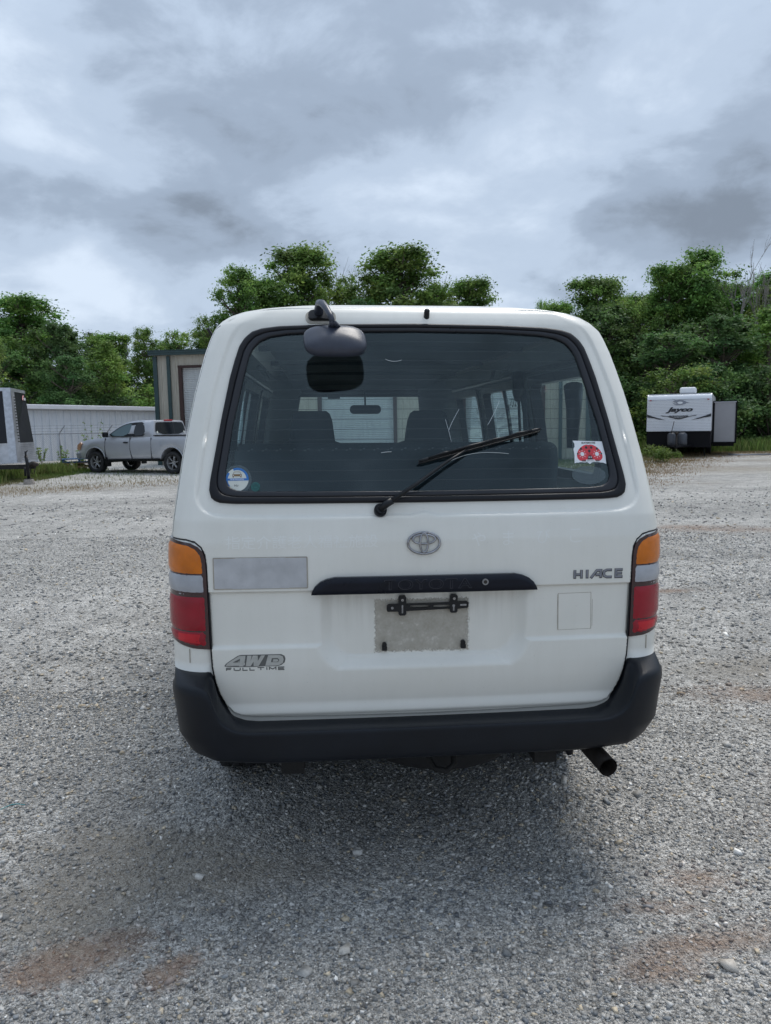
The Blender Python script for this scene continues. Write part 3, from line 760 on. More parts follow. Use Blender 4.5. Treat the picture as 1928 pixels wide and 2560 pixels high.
# ---- tail lights
for s in (-1, 1):
    def LM(a, z, o, s=s): return RM(np.asarray(a) * s, z, o)
    eo = .955
    house = [(.706, .822), (.76, .826), (.80, .833), (.84, .842), (eo, .852), (eo, 1.182), (.84, 1.180), (.76, 1.172), (.735, 1.160), (.719, 1.143), (.712, 1.118), (.710, 1.07)]
    tl = slab('tail_light', resample(house, .02)[::1], M['lampdark'], van, LM, (), .02, .012, .004, smooth=True)
    def lensp(name, mat, pts, parent=tl, pr=.0085, dome=.005):
        e_ = np.array(resample(pts, .008))
        def df(V): d = np.sqrt(((V[:, None] - e_[None]) ** 2).sum(2)).min(1); return dome * (sst(d / .014) - 1)
        return slab(name, resample(pts, .012), mat, parent, LM, (), .010, .006, pr, offf=df, smooth=True)
    lensp('amber_lens', M['amber'], [(.722, 1.073), (.945, 1.073), (.94, 1.172), (.84, 1.170), (.768, 1.163), (.744, 1.152), (.730, 1.136), (.724, 1.113)])
    lensp('clear_lens', M['clear'], [(.720, 1.012), (.945, 1.012), (.945, 1.068), (.721, 1.068)])
    lensp('clear_lens', M['clear'], [(.727, 1.000), (.945, 1.000), (.945, 1.009), (.724, 1.009)], pr=.006, dome=.003)
    lensp('red_lens', M['red'], [(.717, .884), (.945, .884), (.945, .996), (.718, .996)])
    lensp('red_lens', M['red'], [(.716, .834), (.76, .836), (.80, .843), (.945, .860), (.945, .881), (.717, .881)], pr=.0080)
    lensp('reflector', M['red2'], [(.735, .843), (.80, .848), (.815, .851), (.815, .874), (.735, .874)], pr=.0095, dome=.002)
# filler panels under lights have their seam
for s in (-1, 1):
    P = RM(np.array([.775 * s] * 2), np.array([.775, .822]), .0008); MB().tube([tuple(p) for p in P], .0016, 5).build('panel_seam', M['stain'], van)

# ---- bumper
nu = 170
def plan(w, r, y0, ylen, t_):
    """t in 0..1: centre to side end. rear flat, corner, side"""
    fl = w - r
    if t_ < .5: q = t_ / .5; x = fl * q; return x, y0 + .012 * (x / w) ** 2
    yc = y0 + .012 * (fl / w) ** 2
    if t_ < .85: ph = (t_ - .5) / .35 * math.pi / 2; return fl + r * math.sin(ph), yc + r * (1 - math.cos(ph))
    return w, yc + r + (t_ - .85) / .15 * ylen
rows_ = []
for i in range(-nu, nu + 1):
    t_ = abs(i) / nu; s = -1 if i < 0 else 1
    xo, yo = plan(.838, .155, -.098, .40, t_)
    zo = float(np.interp(xo, [.58, .61, .635, .655, .670, .681, .689, .697, .706, .72, .74], [.574, .578, .588, .602, .620, .643, .668, .692, .708, .716, .719])) if t_ < .85 else .719
    xi, yi = plan(.836, .12, .004, .40, t_)
    zi = float(np.interp(xi, [.56, .60, .637, .662, .680, .692, .700, .706, .715], [.568, .573, .588, .620, .652, .690, .728, .741, .745])) if t_ < .85 else .745
    nx, ny = (0, -1) if t_ < .5 else ((math.sin((t_ - .5) / .35 * math.pi / 2), -math.cos((t_ - .5) / .35 * math.pi / 2)) if t_ < .85 else (1, 0))
    tb_ = float(sst((t_ - .35) / .3)) * .055
    P = []
    for din, z in [(.10, .470), (.05 + tb_ * .5, .463), (.016 + tb_, .466), (.005 + tb_ * .95, .475), (.001 + tb_ * .82, .49), (tb_ * .55, .52), (tb_ * .30, .545)]:
        P.append((xo - nx * din, yo - ny * din, z))
    zz = zo
    kz = zz - .575
    P.append((xo - nx * tb_ * .15, yo - ny * tb_ * .15, .562 + kz * .45)); P.append((xo, yo, zz - .004 - kz * .17))
    P += [(xo - nx * .002, yo - ny * .002, zz - .001 - kz * .05), (xo - nx * .009, yo - ny * .009, zz + .0015)]
    P += [(xo * .75 + xi * .25 - nx * .004, yo * .75 + yi * .25, zz * .85 + zi * .15 + .002), (xi * .7 + xo * .3, yi * .7 + yo * .3, zi * .85 + zz * .15 ), (xi, yi, zi), (xi - nx * .03, yi - ny * .03, zi - .003)]
    rows_.append([(s * x, y, z) for x, y, z in P])
m1 = len(rows_[0]); V = [p for r_ in rows_ for p in r_]
F = [(i * m1 + j, i * m1 + j + 1, (i + 1) * m1 + j + 1, (i + 1) * m1 + j) for i in range(len(rows_) - 1) for j in range(m1 - 1)]
bmp = mk('bumper', V, F, M['bumper'], van, True)


# ---- number plate lamp garnish
gar = [(-.374, 1.0), (.374, 1.0), (.371, 1.010), (.362, 1.026), (.345, 1.041), (.325, 1.050), (.298, 1.056), (-.298, 1.056), (-.325, 1.050), (-.345, 1.041), (-.362, 1.026), (-.371, 1.010)]
ge = np.array(resample(gar, .005))
def gd(V): d = np.sqrt(((V[:, None] - ge[None]) ** 2).sum(2)).min(1); return .010 * (sst(d / .010) - 1)
gn = slab('lamp_garnish', resample(gar, .01), M['garnish'], van, RM, (), .008, .05, .030, offf=gd, smooth=True)
o_ = text_geo('TOYOTA', width=.288, height=.034, bold=.02, spacing=1.15)
if len(o_[0]):
    V, F = o_; mk('raised_lettering', RM(V[:, 0] + .006, V[:, 1] + 1.031, .0318), F, pm('letter_edge', (.035, .037, .05), .3), gn, False)
    V2_, F_ = text_geo('TOYOTA', width=.284, height=.0305, bold=.0, spacing=1.17)
    mk('raised_lettering', RM(V2_[:, 0] + .006, V2_[:, 1] + 1.031, .0328), F_, M['garnish'], gn, False)
lk = slab('key_lock', ellipse(.194, 1.034, .0105, .0105, 20), M['metal'], gn, RM, (), None, .01, .035)
slab('key_slot', ellipse(.194, 1.034, .0062, .0062, 16), M['exh'], lk, RM, (), None, .002, .0356)
# ---- emblem
em = MB()
def etube(cx, cz, rx, rz, r_, lift=0.0):
    q = np.linspace(0, 2 * math.pi, 41); P = GM(cx + rx * np.cos(q), cz + rz * np.sin(q), .006 + lift + 0 * q); em.tube([tuple(p) for p in P], r_, 8, cap=False, flat=1.0)
etube(-.005, 1.162, .0525, .0345, .0042); etube(-.005, 1.1745, .0370, .0145, .0034, .002); etube(-.005, 1.163, .0130, .0305, .0036, .003)
em.build('badge', M['chrome'], van, True)
# ---- HIACE
def letters(base, strokes, w, z0, h, x0, sx, off, mat, parent, name, thick=.003, grow=0.0, dx=0.0, dz=0.0):
    for st in strokes:
        pts = [(x0 + p[0] * sx + dx, z0 + p[1] * h + dz) for p in st]
        # lengthen the ends
        pts = [np.array(p) for p in pts]
        if grow:
            d = pts[0] - pts[1]; pts[0] = pts[0] + d / np.linalg.norm(d) * grow; d = pts[-1] - pts[-2]; pts[-1] = pts[-1] + d / np.linalg.norm(d) * grow
        slab(name, stroke(pts, w + 2 * grow), mat, parent, GM, (), None, thick, off)
hs = [[(0, 0), (0, 1)], [(.115, 0), (.115, 1)], [(.02, .46), (.095, .46)], [(.215, 0), (.215, 1)],
      [(.285, 0), (.385, .93), (.455, .93), (.455, 0)], [(.37, .36), (.44, .36)],
      [(.64, .96), (.56, .96), (.515, .80), (.505, .5), (.515, .2), (.56, .04), (.64, .04)],
      [(.83, .96), (.72, .96), (.72, .04), (.83, .04)], [(.74, .50), (.82, .50)]]
hx, hz, hw, hh = .506, 1.0325, .200, .0262
bl = empty('x'); bpy.data.objects.remove(bl)
def merged(name, polys, mat, parent, off, thick=.003, mapf=None):
    Vs = []; Fs = []; b0 = 0; mapf = mapf or GM
    for pi, p in enumerate(polys):
        V, F = tri2d(p); n_ = len(V); o = off + pi * 2e-5
        A = mapf(V[:, 0], V[:, 1], np.full(n_, o)); B = mapf(V[:, 0], V[:, 1], np.full(n_, o - thick))
        Vs += [A, B]; Fs += [tuple(int(i) + b0 for i in f) for f in F] + [(a + b0, a + n_ + b0, b + n_ + b0, b + b0) for a, b in boundary(F)]; b0 += 2 * n_
    return mk(name, np.concatenate(Vs), Fs, mat, parent, False)
def spolys(strokes, x0, z0, sx, h, w, grow=0.0, dx=0, dz=0):
    out_ = []
    for st in strokes:
        pts = [np.array((x0 + p[0] * sx + dx, z0 + p[1] * h + dz)) for p in st]
        if grow:
            d = pts[0] - pts[1]; pts[0] = pts[0] + d / np.linalg.norm(d) * grow; d = pts[-1] - pts[-2]; pts[-1] = pts[-1] + d / np.linalg.norm(d) * grow
        out_.append(stroke(pts, w + 2 * grow))
    return out_
bk = merged('model_badge', spolys(hs, hx, hz, hw, hh, .0060, .0016, .0010, -.0012), M['ink'], van, .0015, .0015)
merged('badge_lettering', spolys(hs, hx, hz, hw, hh, .0058), M['badge'], bk, .0035, .002)
# ---- 4WD FULL TIME decal
def mp4(pts): return [(-.660 + p[0] * .198, .7635 + p[1] * .0375) for p in pts]
o4 = mp4([(0, .0), (.0, .12), (.04, .34), (.22, .95), (.27, 1.02), (.93, 1.02), (.985, .86), (1.0, .6), (.985, .28), (.93, .04), (.86, -.06), (.68, -.06), (.66, -.02), (.58, -.04), (.48, -.08), (.2, -.06)])
d4 = slab('four_wheel_decal', o4, M['decalgrey'], van, GM, (), None, .0008, .0008)
L4 = [mp4([(.02, .04), (.24, .92), (.335, .94), (.315, .32), (.345, .32), (.335, .12), (.305, .12), (.295, .0), (.225, .0), (.235, .10), (.02, .10)][0:0] or [(.015, .06), (.045, .30), (.24, .93), (.345, .95), (.325, .30), (.335, .30), (.33, .10), (.31, .10), (.305, .0), (.235, .0), (.235, .07)]),
      mp4([(.375, .95), (.345, -.0), (.425, -.0), (.475, .42), (.475, .0), (.555, .0), (.665, .95), (.60, .95), (.545, .45), (.545, .95), (.465, .95), (.425, .45), (.445, .95)]),
      mp4([(.665, .0), (.715, .95), (.90, .95), (.955, .82), (.97, .55), (.955, .25), (.90, .06), (.84, .0)])]
merged('decal_lettering', L4, M['decallight'], d4, .0014, .0004)
for q_ in (mp4([(.13, .36), (.255, .70), (.245, .36)]), mp4([(.76, .32), (.775, .68), (.875, .68), (.90, .5), (.875, .32)])): merged('decal_counter', [q_], M['decalgrey'], d4, .0018, .0004)
for q_ in (mp4([(.21, .38), (.243, .50), (.24, .38)]), mp4([(.79, .36), (.80, .58), (.865, .58), (.885, .48), (.865, .36)])): merged('decal_inner', [q_], M['decallight'], d4, .0022, .0003)
_ft = [[(0, 0), (0, 1)], [(0, .97), (.085, .97)], [(0, .5), (.075, .5)],
       [(.13, 1), (.13, .25), (.16, .04), (.205, .04), (.235, .25), (.235, 1)],
       [(.28, 1), (.28, .03), (.36, .03)], [(.40, 1), (.40, .03), (.48, .03)],
       [(.53, .97), (.645, .97)], [(.587, .97), (.587, 0)], [(.69, 0), (.69, 1)],
       [(.735, 0), (.735, .94), (.79, .3), (.845, .94), (.845, 0)],
       [(.99, .97), (.89, .97), (.89, .03), (.99, .03)], [(.90, .5), (.98, .5)]]
merged('decal_lettering', spolys(_ft, -.6545, .7495, .190, .0092, .0030), M['decalgrey'], d4, .0010, .0004)
# ---- ghost lettering, old sticker marks
text_obj('ghost_lettering', '指定介護老人福祉施設', -.400, 1.172, M['ghost'], van, GM, .0004, width=.49, height=.042)
for ch, x, z in (('や', .190, 1.170), ('ま', .290, 1.172), ('び', .410, 1.176), ('こ', .520, 1.176)):
    text_obj('ghost_lettering', ch, x - .012, z, M['ghost'], van, GM, .0004, height=.046)
merged('old_sticker_outline', [stroke(resample([(.455, .978), (.570, .979)], .02, False), .0012), stroke([(.570, .979), (.573, .853)], .0014), stroke([(.456, .852), (.573, .853)], .0010), stroke([(.455, .978), (.457, .852)], .0018), stroke([(.4525, .976), (.4545, .853)], .0008), stroke([(.576, .955), (.577, .862)], .0008)], M['stain'], van, .0006, .0004)
rs = slab('reflective_sheet', resample(rrect(-.686, 1.022, -.386, 1.123, .002, 2), .03), M['sheet'], van, GM, (), None, .0012, .0022)
merged('sheet_edge', [stroke([(-.686, 1.022), (-.386, 1.022)], .003), stroke([(-.386, 1.022), (-.386, 1.123)], .003), stroke([(-.386, 1.123), (-.686, 1.123)], .003), stroke([(-.686, 1.123), (-.686, 1.022)], .003)], M['stain'], rs, .0026, .0012)
# ---- number plate place: stain, bracket, stoppers
m_, t, b = newmat('plate_stain')
tcn = t.nodes.new('ShaderNodeTexCoord'); f = noise(tcn.outputs['Object'], 26, 7, 0.7, 0.3, tree=t); f2 = noise(tcn.outputs['Object'], 140, 3, 0.6, tree=t)
rp = t.nodes.new('ShaderNodeValToRGB'); t.links.new(mth('ADD', mth('MULTIPLY', f, .7, tree=t), mth('MULTIPLY', f2, .3, tree=t), tree=t), rp.inputs[0])
rp.color_ramp.elements[0].position = .38; rp.color_ramp.elements[0].color = (.40, .365, .30, 1); rp.color_ramp.elements[1].position = .68; rp.color_ramp.elements[1].color = (.66, .63, .56, 1)
e = rp.color_ramp.elements.new(.56); e.color = (.49, .455, .39, 1)
t.links.new(rp.outputs[0], b.inputs['Base Color']); b.inputs['Roughness'].default_value = .7
# ragged edge: fades into the paint through noise-cut transparency
sx_ = t.nodes.new('ShaderNodeSeparateXYZ'); t.links.new(tcn.outputs['Object'], sx_.inputs[0])
ax = mth('SUBTRACT', .160, mth('ABSOLUTE', mth('ADD', sx_.outputs[0], .007, tree=t), tree=t), tree=t)
az = mth('SUBTRACT', .091, mth('ABSOLUTE', mth('SUBTRACT', sx_.outputs[2], .879, tree=t), tree=t), tree=t)
dm = mth('MINIMUM', ax, az, tree=t)
fac = mth('ADD', mth('MULTIPLY', dm, 110, tree=t), mth('MULTIPLY_ADD', f2, 2.6, -1.2, tree=t), clamp=True, tree=t)
t.links.new(mth('MULTIPLY', fac, .92, tree=t), b.inputs['Alpha'])
slab('plate_stain', resample(rrect(-.180, .782, .166, .976, .004, 2), .012), m_, van, GM, (), .008, 0, .0012)
br = MB()
def frame_strip(x0, x1, z0, z1, hx0, hx1, hz0, hz1): return slab
slots = [resample(rrect(-.048, .9415, .016, .950, .002, 2), .02), resample(rrect(.030, .9405, .086, .949, .002, 2), .02)]
bp = slab('plate_bracket', [(-.124, .930), (-.087, .930), (-.087, .921), (-.082, .916), (-.066, .916), (-.061, .921), (-.061, .931), (.086, .935), (.086, .926), (.091, .921), (.107, .921), (.112, .926), (.112, .934), (.144, .936), (.149, .940), (.149, .955), (.144, .959), (.112, .958), (.112, .978), (.107, .984), (.091, .984), (.086, .978), (.086, .956), (-.061, .955), (-.061, .978), (-.066, .984), (-.082, .984), (-.087, .978), (-.087, .955), (-.120, .955), (-.126, .949), (-.126, .935)], M['blackpl'], van, GM, slots, None, .010, .016)
for x, z, m2 in ((-.074, .969, 'chrome'), (.100, .970, 'chrome'), (-.108, .943, 'metal'), (.098, .946, 'metal')):
    slab('screw', ellipse(x, z, .0046, .0046, 12), M[m2], bp, GM, (), None, .004, .0185)
for x, z0_, z1_ in ((-.074, .924, .952), (.0985, .928, .950), (.131, .9445, .9505)):
    slab('slot', rrect(x - (.0025 if z1_ - z0_ > .01 else .011), z0_, x + (.0025 if z1_ - z0_ > .01 else .011), z1_, .002, 2), M['metal'], bp, GM, (), None, .001, .0166)
for x in (-.134, .133):
    st_ = slab('rubber_stopper', rrect(x - .0085, .796, x + .0085, .812, .002, 2), M['blackpl'], van, GM, (), None, .012, .013)
    slab('stopper_stud', ellipse(x, .8165, .0078, .0078, 14), M['blackpl'], st_, GM, (), None, .012, .011)
# ---- wiper
def RMv(x, z, o): return RM(np.array([x]), np.array([z]), o)[0]
pv = slab('wiper_pivot', ellipse(-.145, 1.268, .021, .021, 24), M['rubber'], van, RM, (), None, .02, .010)
slab('pivot_cap', ellipse(-.143, 1.270, .0155, .0155, 20), M['blackpl'], pv, RM, (), None, .012, .022, smooth=False)
mb = MB()
A_ = [RMv(-.145, 1.268, .022), RMv(-.128, 1.281, .030), RMv(-.108, 1.292, .034)]
mb.tube([tuple(p) for p in A_], [.013, .0125, .0125], 10); 
B_ = [RMv(-.110, 1.291, .034), RMv(-.02, 1.345, .036), RMv(.08, 1.412, .034), RMv(.158, 1.458, .030)]
mb.tube([tuple(p) for p in B_], [.0115, .0085, .007, .006], 8, flat=.7)
mb.build('wiper_arm', M['blackpl'], van, True)
mb = MB()
bx = np.linspace(-.013, .414, 24); bz = 1.419 + (bx + .013) * (1.524 - 1.419) / .427
P = [RMv(x, z, .016 + .003 * math.sin((x + .013) / .427 * math.pi)) for x, z in zip(bx, bz)]
mb.tube([tuple(p) for p in P], [.0035] + [.0052] * 22 + [.0035], 6, flat=1.2)
P = [RMv(x, z - .0045, .006) for x, z in zip(bx, bz)]; mb.tube([tuple(p) for p in P], .0032, 4)
for c in (.07, .155, .245, .33):
    z = 1.419 + (c + .013) * .2459; mb.tube([tuple(RMv(c - .05, z - .0123, .024)), tuple(RMv(c, z + .002, .031)), tuple(RMv(c + .05, z + .0123, .024))], .0038, 6)
mb.tube([tuple(RMv(.155 - .09, 1.458 - .02, .028)), tuple(RMv(.155, 1.461, .034)), tuple(RMv(.155 + .09, 1.464 + .02, .028))], .0045, 6)
mb.build('wiper_blade', M['blackpl'], van, True)
# ---- nozzle and under-mirror
c = RMv(.046, 1.928, .010); mb = MB(); mb.lathe([(-.014, .0001), (-.014, .0105), (.016, .0100), (.020, .007), (.021, .0001)], 'y', 16, (0, 0, 0))
rotn = Matrix.Rotation(R(-62), 3, 'X'); mb.v = [tuple(rotn @ Vector((v[0], -v[1], v[2])) + Vector(c)) for v in mb.v]
mb.build('washer_nozzle', M['blackpl'], van, True)
um = slab('rear_view_mirror_base', resample(rrect(-.372, 1.907, -.284, 1.938, .014), .01), M['rubber'], van, RM, (), .012, .02, .016, offf=lambda V: .006 * np.exp(-((V[:, 0] + .335) / .018) ** 2), smooth=True)
slab('sealant_ring', resample(rrect(-.382, 1.898, -.276, 1.942, .018), .01), M['grimep'], um, RM, (), None, .004, .0048)
mb = MB()
b0 = RMv(-.335, 1.925, .012)
P = [b0, b0 + np.array([0, -.02, .018]), b0 + np.array([.002, -.05, .030]), b0 + np.array([.012, -.085, .024]), b0 + np.array([.024, -.120, .004]), b0 + np.array([.036, -.155, -.022]), b0 + np.array([.044, -.180, -.048])]
mb.tube([tuple(p) for p in P], [.016, .0155, .0135, .013, .012, .010, .0085], 12); mb.build('mirror_arm', M['mirrorpl'], um, True)
tip = np.array(P[-1])
mc = np.array([-.283, .140, 1.825]); nrm = Vector((.05, -.66, .75)).normalized(); ux = Vector((1, .06, .05)); ux = (ux - nrm * ux.dot(nrm)).normalized(); uy = nrm.cross(ux)
def mmap(x, y, o): x, y, o = np.broadcast_arrays(x, y, o); return mc + x[:, None] * np.array(ux) + y[:, None] * np.array(uy) + o[:, None] * np.array(nrm)
def supe(rx, ry, e, n=48, drop=0.0): return [(rx * abs(math.cos(q)) ** e * (1 if math.cos(q) >= 0 else -1), ry * abs(math.sin(q)) ** e * (1 if math.sin(q) >= 0 else -1)) for q in np.linspace(0, 2 * math.pi, n, endpoint=False)]
V, F, = [], []
NS = 48; S = supe(1, 1, .60, NS)
prf = [(1.0, -.016), (1.03, -.012), (1.035, .000), (1.02, .006), (.96, .013), (.86, .020), (.7, .027), (.5, .033), (.28, .036), (.1, .037)]
for k, o in prf: V += list(mmap(np.array([p[0] * .101 * k for p in S]), np.array([p[1] * .068 * k for p in S]), np.full(NS, o)))
F = [(i * NS + j, i * NS + (j + 1) % NS, (i + 1) * NS + (j + 1) % NS, (i + 1) * NS + j) for i in range(len(prf) - 1) for j in range(NS)] + [tuple((len(prf) - 1) * NS + j for j in range(NS))]
F.append(tuple(range(NS))[::-1])
mh = mk('mirror_housing', V, F, M['mirrorpl'], um, True)
mh.data.polygons[len(F) - 1].use_smooth = False
V = mmap(np.array([p[0] * .095 for p in S]), np.array([p[1] * .063 for p in S]), np.full(NS, -.0165)); mk('mirror_face', V, [tuple(range(NS))[::-1]], M['mirr'], mh, False)
mb = MB(); hb = mmap(np.array([-.012, .012]), np.array([.035, .035]), np.array([.030, .030]))
for p in hb: mb.tube([tuple(p), tuple(p * .35 + tip * .65), tuple(tip + (p - hb.mean(0)) * .5)], [.010, .009, .006], 8)
mb.build('mirror_hinge', M['mirrorpl'], um, True)
# antenna stub on the far left pillar
MB().tube([(-.725, .50, 1.86), (-.735, .49, 1.885), (-.748, .48, 1.905)], .006, 6).build('antenna', M['blackpl'], van)
# ---- stickers
def IN(x, z, o): return RM(np.asarray(x), np.asarray(z), np.asarray(o) - .0045)
s0 = slab('parking_sticker', ellipse(-.611, 1.3715, .0475, .0475, 40), M['film'], van, IN, (), None, 0, 0.0)
slab('sticker_disc', ellipse(-.6105, 1.3725, .0372, .0372, 40), M['whitecr'], s0, IN, (), None, 0, .0006)
arc = lambda a0, a1: ellipse(-.6105, 1.3725, .0375, .0375, 24, a0, a1) + ellipse(-.6105, 1.3725, .0305, .0305, 24, a1, a0)
slab('sticker_arc', arc(-3, 112), M['blue'], s0, IN, (), None, 0, .0010)
slab('sticker_arc', arc(142, 222), M['blue'], s0, IN, (), None, 0, .0010)
slab('sticker_band', [(-.645, 1.3690), (-.574, 1.3695), (-.574, 1.3765), (-.645, 1.3760)], M['blue'], s0, IN, (), None, 0, .0011)
text_obj('sticker_lettering', '保管場所標章', -.611, 1.3728, M['white'], s0, IN, .0014, width=.046, height=.0050)
cb = [stroke([(-.624, 1.3895), (-.620, 1.3968), (-.602, 1.3968), (-.598, 1.3895)], .0012), [(-.626, 1.3830), (-.596, 1.3830), (-.596, 1.3895), (-.626, 1.3895)], [(-.625, 1.3790), (-.6215, 1.3790), (-.6215, 1.3835), (-.625, 1.3835)], [(-.600, 1.3790), (-.5965, 1.3790), (-.5965, 1.3835), (-.600, 1.3835)]]
merged('sticker_car', cb, M['brown'], s0, .0014, 0.0001, IN)
merged('sticker_car_lamps', [ellipse(-.6225, 1.386, .0016, .0016, 10), ellipse(-.5995, 1.386, .0016, .0016, 10)], M['white'], s0, .0018, .0001, IN)
text_obj('sticker_lettering', 'Hir', -.612, 1.3535, M['ink'], s0, IN, .0012, width=.014, height=.007)
s1 = slab('round_sticker', ellipse(-.5505, 1.3490, .0145, .0145, 28), M['greenst'], van, IN, (), None, 0, .0002)
merged('sticker_ring', [ellipse(-.5505, 1.3490, .0145, .0145, 28, 0, 330) + ellipse(-.5505, 1.3490, .0136, .0136, 28, 330, 0), ellipse(-.5505, 1.3490, .0105, .0105, 28, 0, 340) + ellipse(-.5505, 1.3490, .0100, .0100, 28, 340, 0), stroke([(-.556, 1.3475), (-.545, 1.3475)], .001)], M['greenln'], s1, .0006, .0001, IN)
bz_ = [(.5285, 1.4135), (.536, 1.4165), (.541, 1.4160), (.551, 1.4180), (.566, 1.4165), (.573, 1.4180), (.583, 1.4110), (.590, 1.4165), (.598, 1.4180), (.611, 1.4175), (.622, 1.4160), (.631, 1.4150), (.641, 1.4105), (.6425, 1.452), (.641, 1.487), (.530, 1.4905), (.5355, 1.480), (.535, 1.470), (.530, 1.462), (.5315, 1.44), (.5300, 1.43)]
s2 = slab('ladybird_sticker', bz_, M['white'], van, IN, (), None, 0, .0004)
slab('sticker_backing', [(.5275, 1.4125), (.640, 1.4125), (.640, 1.425), (.5275, 1.430), (.527, 1.489), (.533, 1.489)], M['film'], s2, IN, (), None, 0, .0001)
def half_bug(sg): 
    c = .5855
    return [(c, 1.424)] + [(c + sg * x, z) for x, z in [(.030, 1.4215), (.038, 1.4235), (.0445, 1.431), (.0455, 1.440), (.043, 1.450), (.037, 1.460), (.027, 1.469), (.017, 1.4745), (.008, 1.4765), (.001, 1.4755)]] + [(c, 1.474)]
for sg in (-1, 1):
    p = half_bug(sg); slab('ladybird_wing', p if sg > 0 else p[::-1], M['redp'], s2, IN, (), None, 0, .0008)
dots = [(-.0095, 1.4665, .0045), (.0085, 1.4665, .0045), (0, 1.4545, .0045), (-.029, 1.4625, .0040), (.0285, 1.4625, .0040), (-.0425, 1.4455, .0030), (.0420, 1.4455, .0030)]
merged('ladybird_spot', [ellipse(.5855 + x, z, r_, r_ * 1.02, 16) for x, z, r_ in dots] + [stroke([(.5855, 1.474), (.5855, 1.440)], .0009)], M['ink'], s2, .0012, .0001, IN)
suns = []
for sg in (-1, 1):
    cx = .5855 + sg * .0262; suns.append(ellipse(cx, 1.4445, .0070, .0070, 20))
    for k in range(8): q = k * math.pi / 4; suns.append(stroke([(cx + .0095 * math.cos(q), 1.4445 + .0095 * math.sin(q)), (cx + .0135 * math.cos(q), 1.4445 + .0135 * math.sin(q))], .0017))
for q_ in (suns[:9], suns[9:]): merged('ladybird_sun', q_, M['white'], s2, .0012, .0001, IN)
merged('ladybird_head', [[(.5760, 1.4265), (.5950, 1.4265), (.5940, 1.433), (.5905, 1.4385), (.5855, 1.4405), (.5805, 1.4385), (.5770, 1.433)], stroke([(.583, 1.440), (.580, 1.4445), (.575, 1.4450)], .0008), stroke([(.588, 1.440), (.591, 1.4445), (.596, 1.4450)], .0008)] + [[(.5855 + sg * (.020 + k * .0045), 1.4195), (.5855 + sg * (.020 + k * .0045) + .003, 1.4195), (.5855 + sg * (.020 + k * .0045) + .003, 1.4245), (.5855 + sg * (.020 + k * .0045), 1.4245)] for sg in (-1, 1) for k in range(3)], M['ink'], s2, .0014, .0001, IN)
merged('ladybird_eyes', [ellipse(.5820, 1.4335, .0017, .0024, 12), ellipse(.5893, 1.4335, .0017, .0024, 12)], M['white'], s2, .0018, .0001, IN)
merged('sticker_strip', [[(.570, 1.4205), (.601, 1.4205), (.601, 1.4255), (.570, 1.4255)]], M['white'], s2, .0016, .0001, IN)
text_obj('sticker_lettering', 'SKATEMOORE', .5855, 1.4825, M['decalgrey'], s2, IN, .0010, width=.050, height=.0062, bold=.04)
text_obj('sticker_lettering', 'INNOVATE', .5855, 1.4230, M['decalgrey'], s2, IN, .0020, width=.022, height=.0032)
s3 = slab('oval_sticker', ellipse(.5745, 1.3740, .0600, .0310, 40), M['film'], van, IN, (), None, 0, .0001)
# side glass lettering
V, F = text_geo('732', width=.16, height=.05, bold=.03, shear=.2)
if len(V): mk('window_sticker', np.stack([TW(1.66) * np.ones(len(V)) - .02, 1.78 - V[:, 0], V[:, 1] + 1.665], 1), F, M['white'], van, False)
# ---- underbody, wheels, exhaust
mb = MB(); mb.box((0, 2.35, .46), (1.30, 3.3, .24)); mb.box((0, .75, .50), (1.30, .9, .14)); mb.box((-.45, 1.8, .40), (.08, 3.4, .12)); mb.box((.45, 1.8, .40), (.08, 3.4, .12))
mb.tube([(-.62, .98, .35), (.62, .98, .35)], .045, 12); mb.lathe([(-.12, .05), (-.08, .13), (0, .15), (.08, .13), (.12, .05)], 'y', 16, (.05, .98, .35)); mb.box((0, .20, .50), (1.4, .3, .08))
mb.build('chassis', M['underbody'], van)
mb = MB(); mb.lathe([(-.10, .18), (-.095, .30), (-.06, .335), (.06, .335), (.095, .30), (.10, .18)], 'z', 32, (.12, .52, .365)); sp_ = mb.build('spare_tyre', M['tyre'], van, True)
mb = MB(); mb.tube([(.02, .20, .44), (.03, .14, .36), (.05, .10, .335), (.09, .09, .33), (.12, .11, .345), (.13, .20, .44)], .011, 8); mb.build('tow_hook', M['underbody'], van, True)
mb = MB(); mb.tube([(.40, .25, .48), (.44, .12, .46), (.50, .08, .452)], .03, 8); mb.tube([(-.2, .2, .47), (.3, .2, .44), (.45, .22, .47)], .012, 6); mb.build('spare_carrier', M['underbody'], van, True)
ex_ = MB(); c0, c1 = Vector((.545, .45, .455)), Vector((.608, -.085, .402))
pth = [c0, c0 * .45 + c1 * .55, c1]; ex_.tube([tuple(p) for p in pth], .032, 24, cap=False); ex_.tube([tuple(p) for p in pth[::-1]], .028, 24, cap=False)
d_ = (c1 - c0).normalized()
ex_.build('exhaust_pipe', M['exh'], van, True)
mb = MB(); mb.tube([(.545, .4, .455), (.54, 1.6, .45)], .09, 16, flat=.6); mb.build('silencer', M['exh'], van, True)
MB().tube([(.51, .03, .47), (.505, .02, .425), (.51, .015, .405)], [.016, .017, .010], 8, flat=.5).build('rubber_hanger', M['rubber'], van, True)
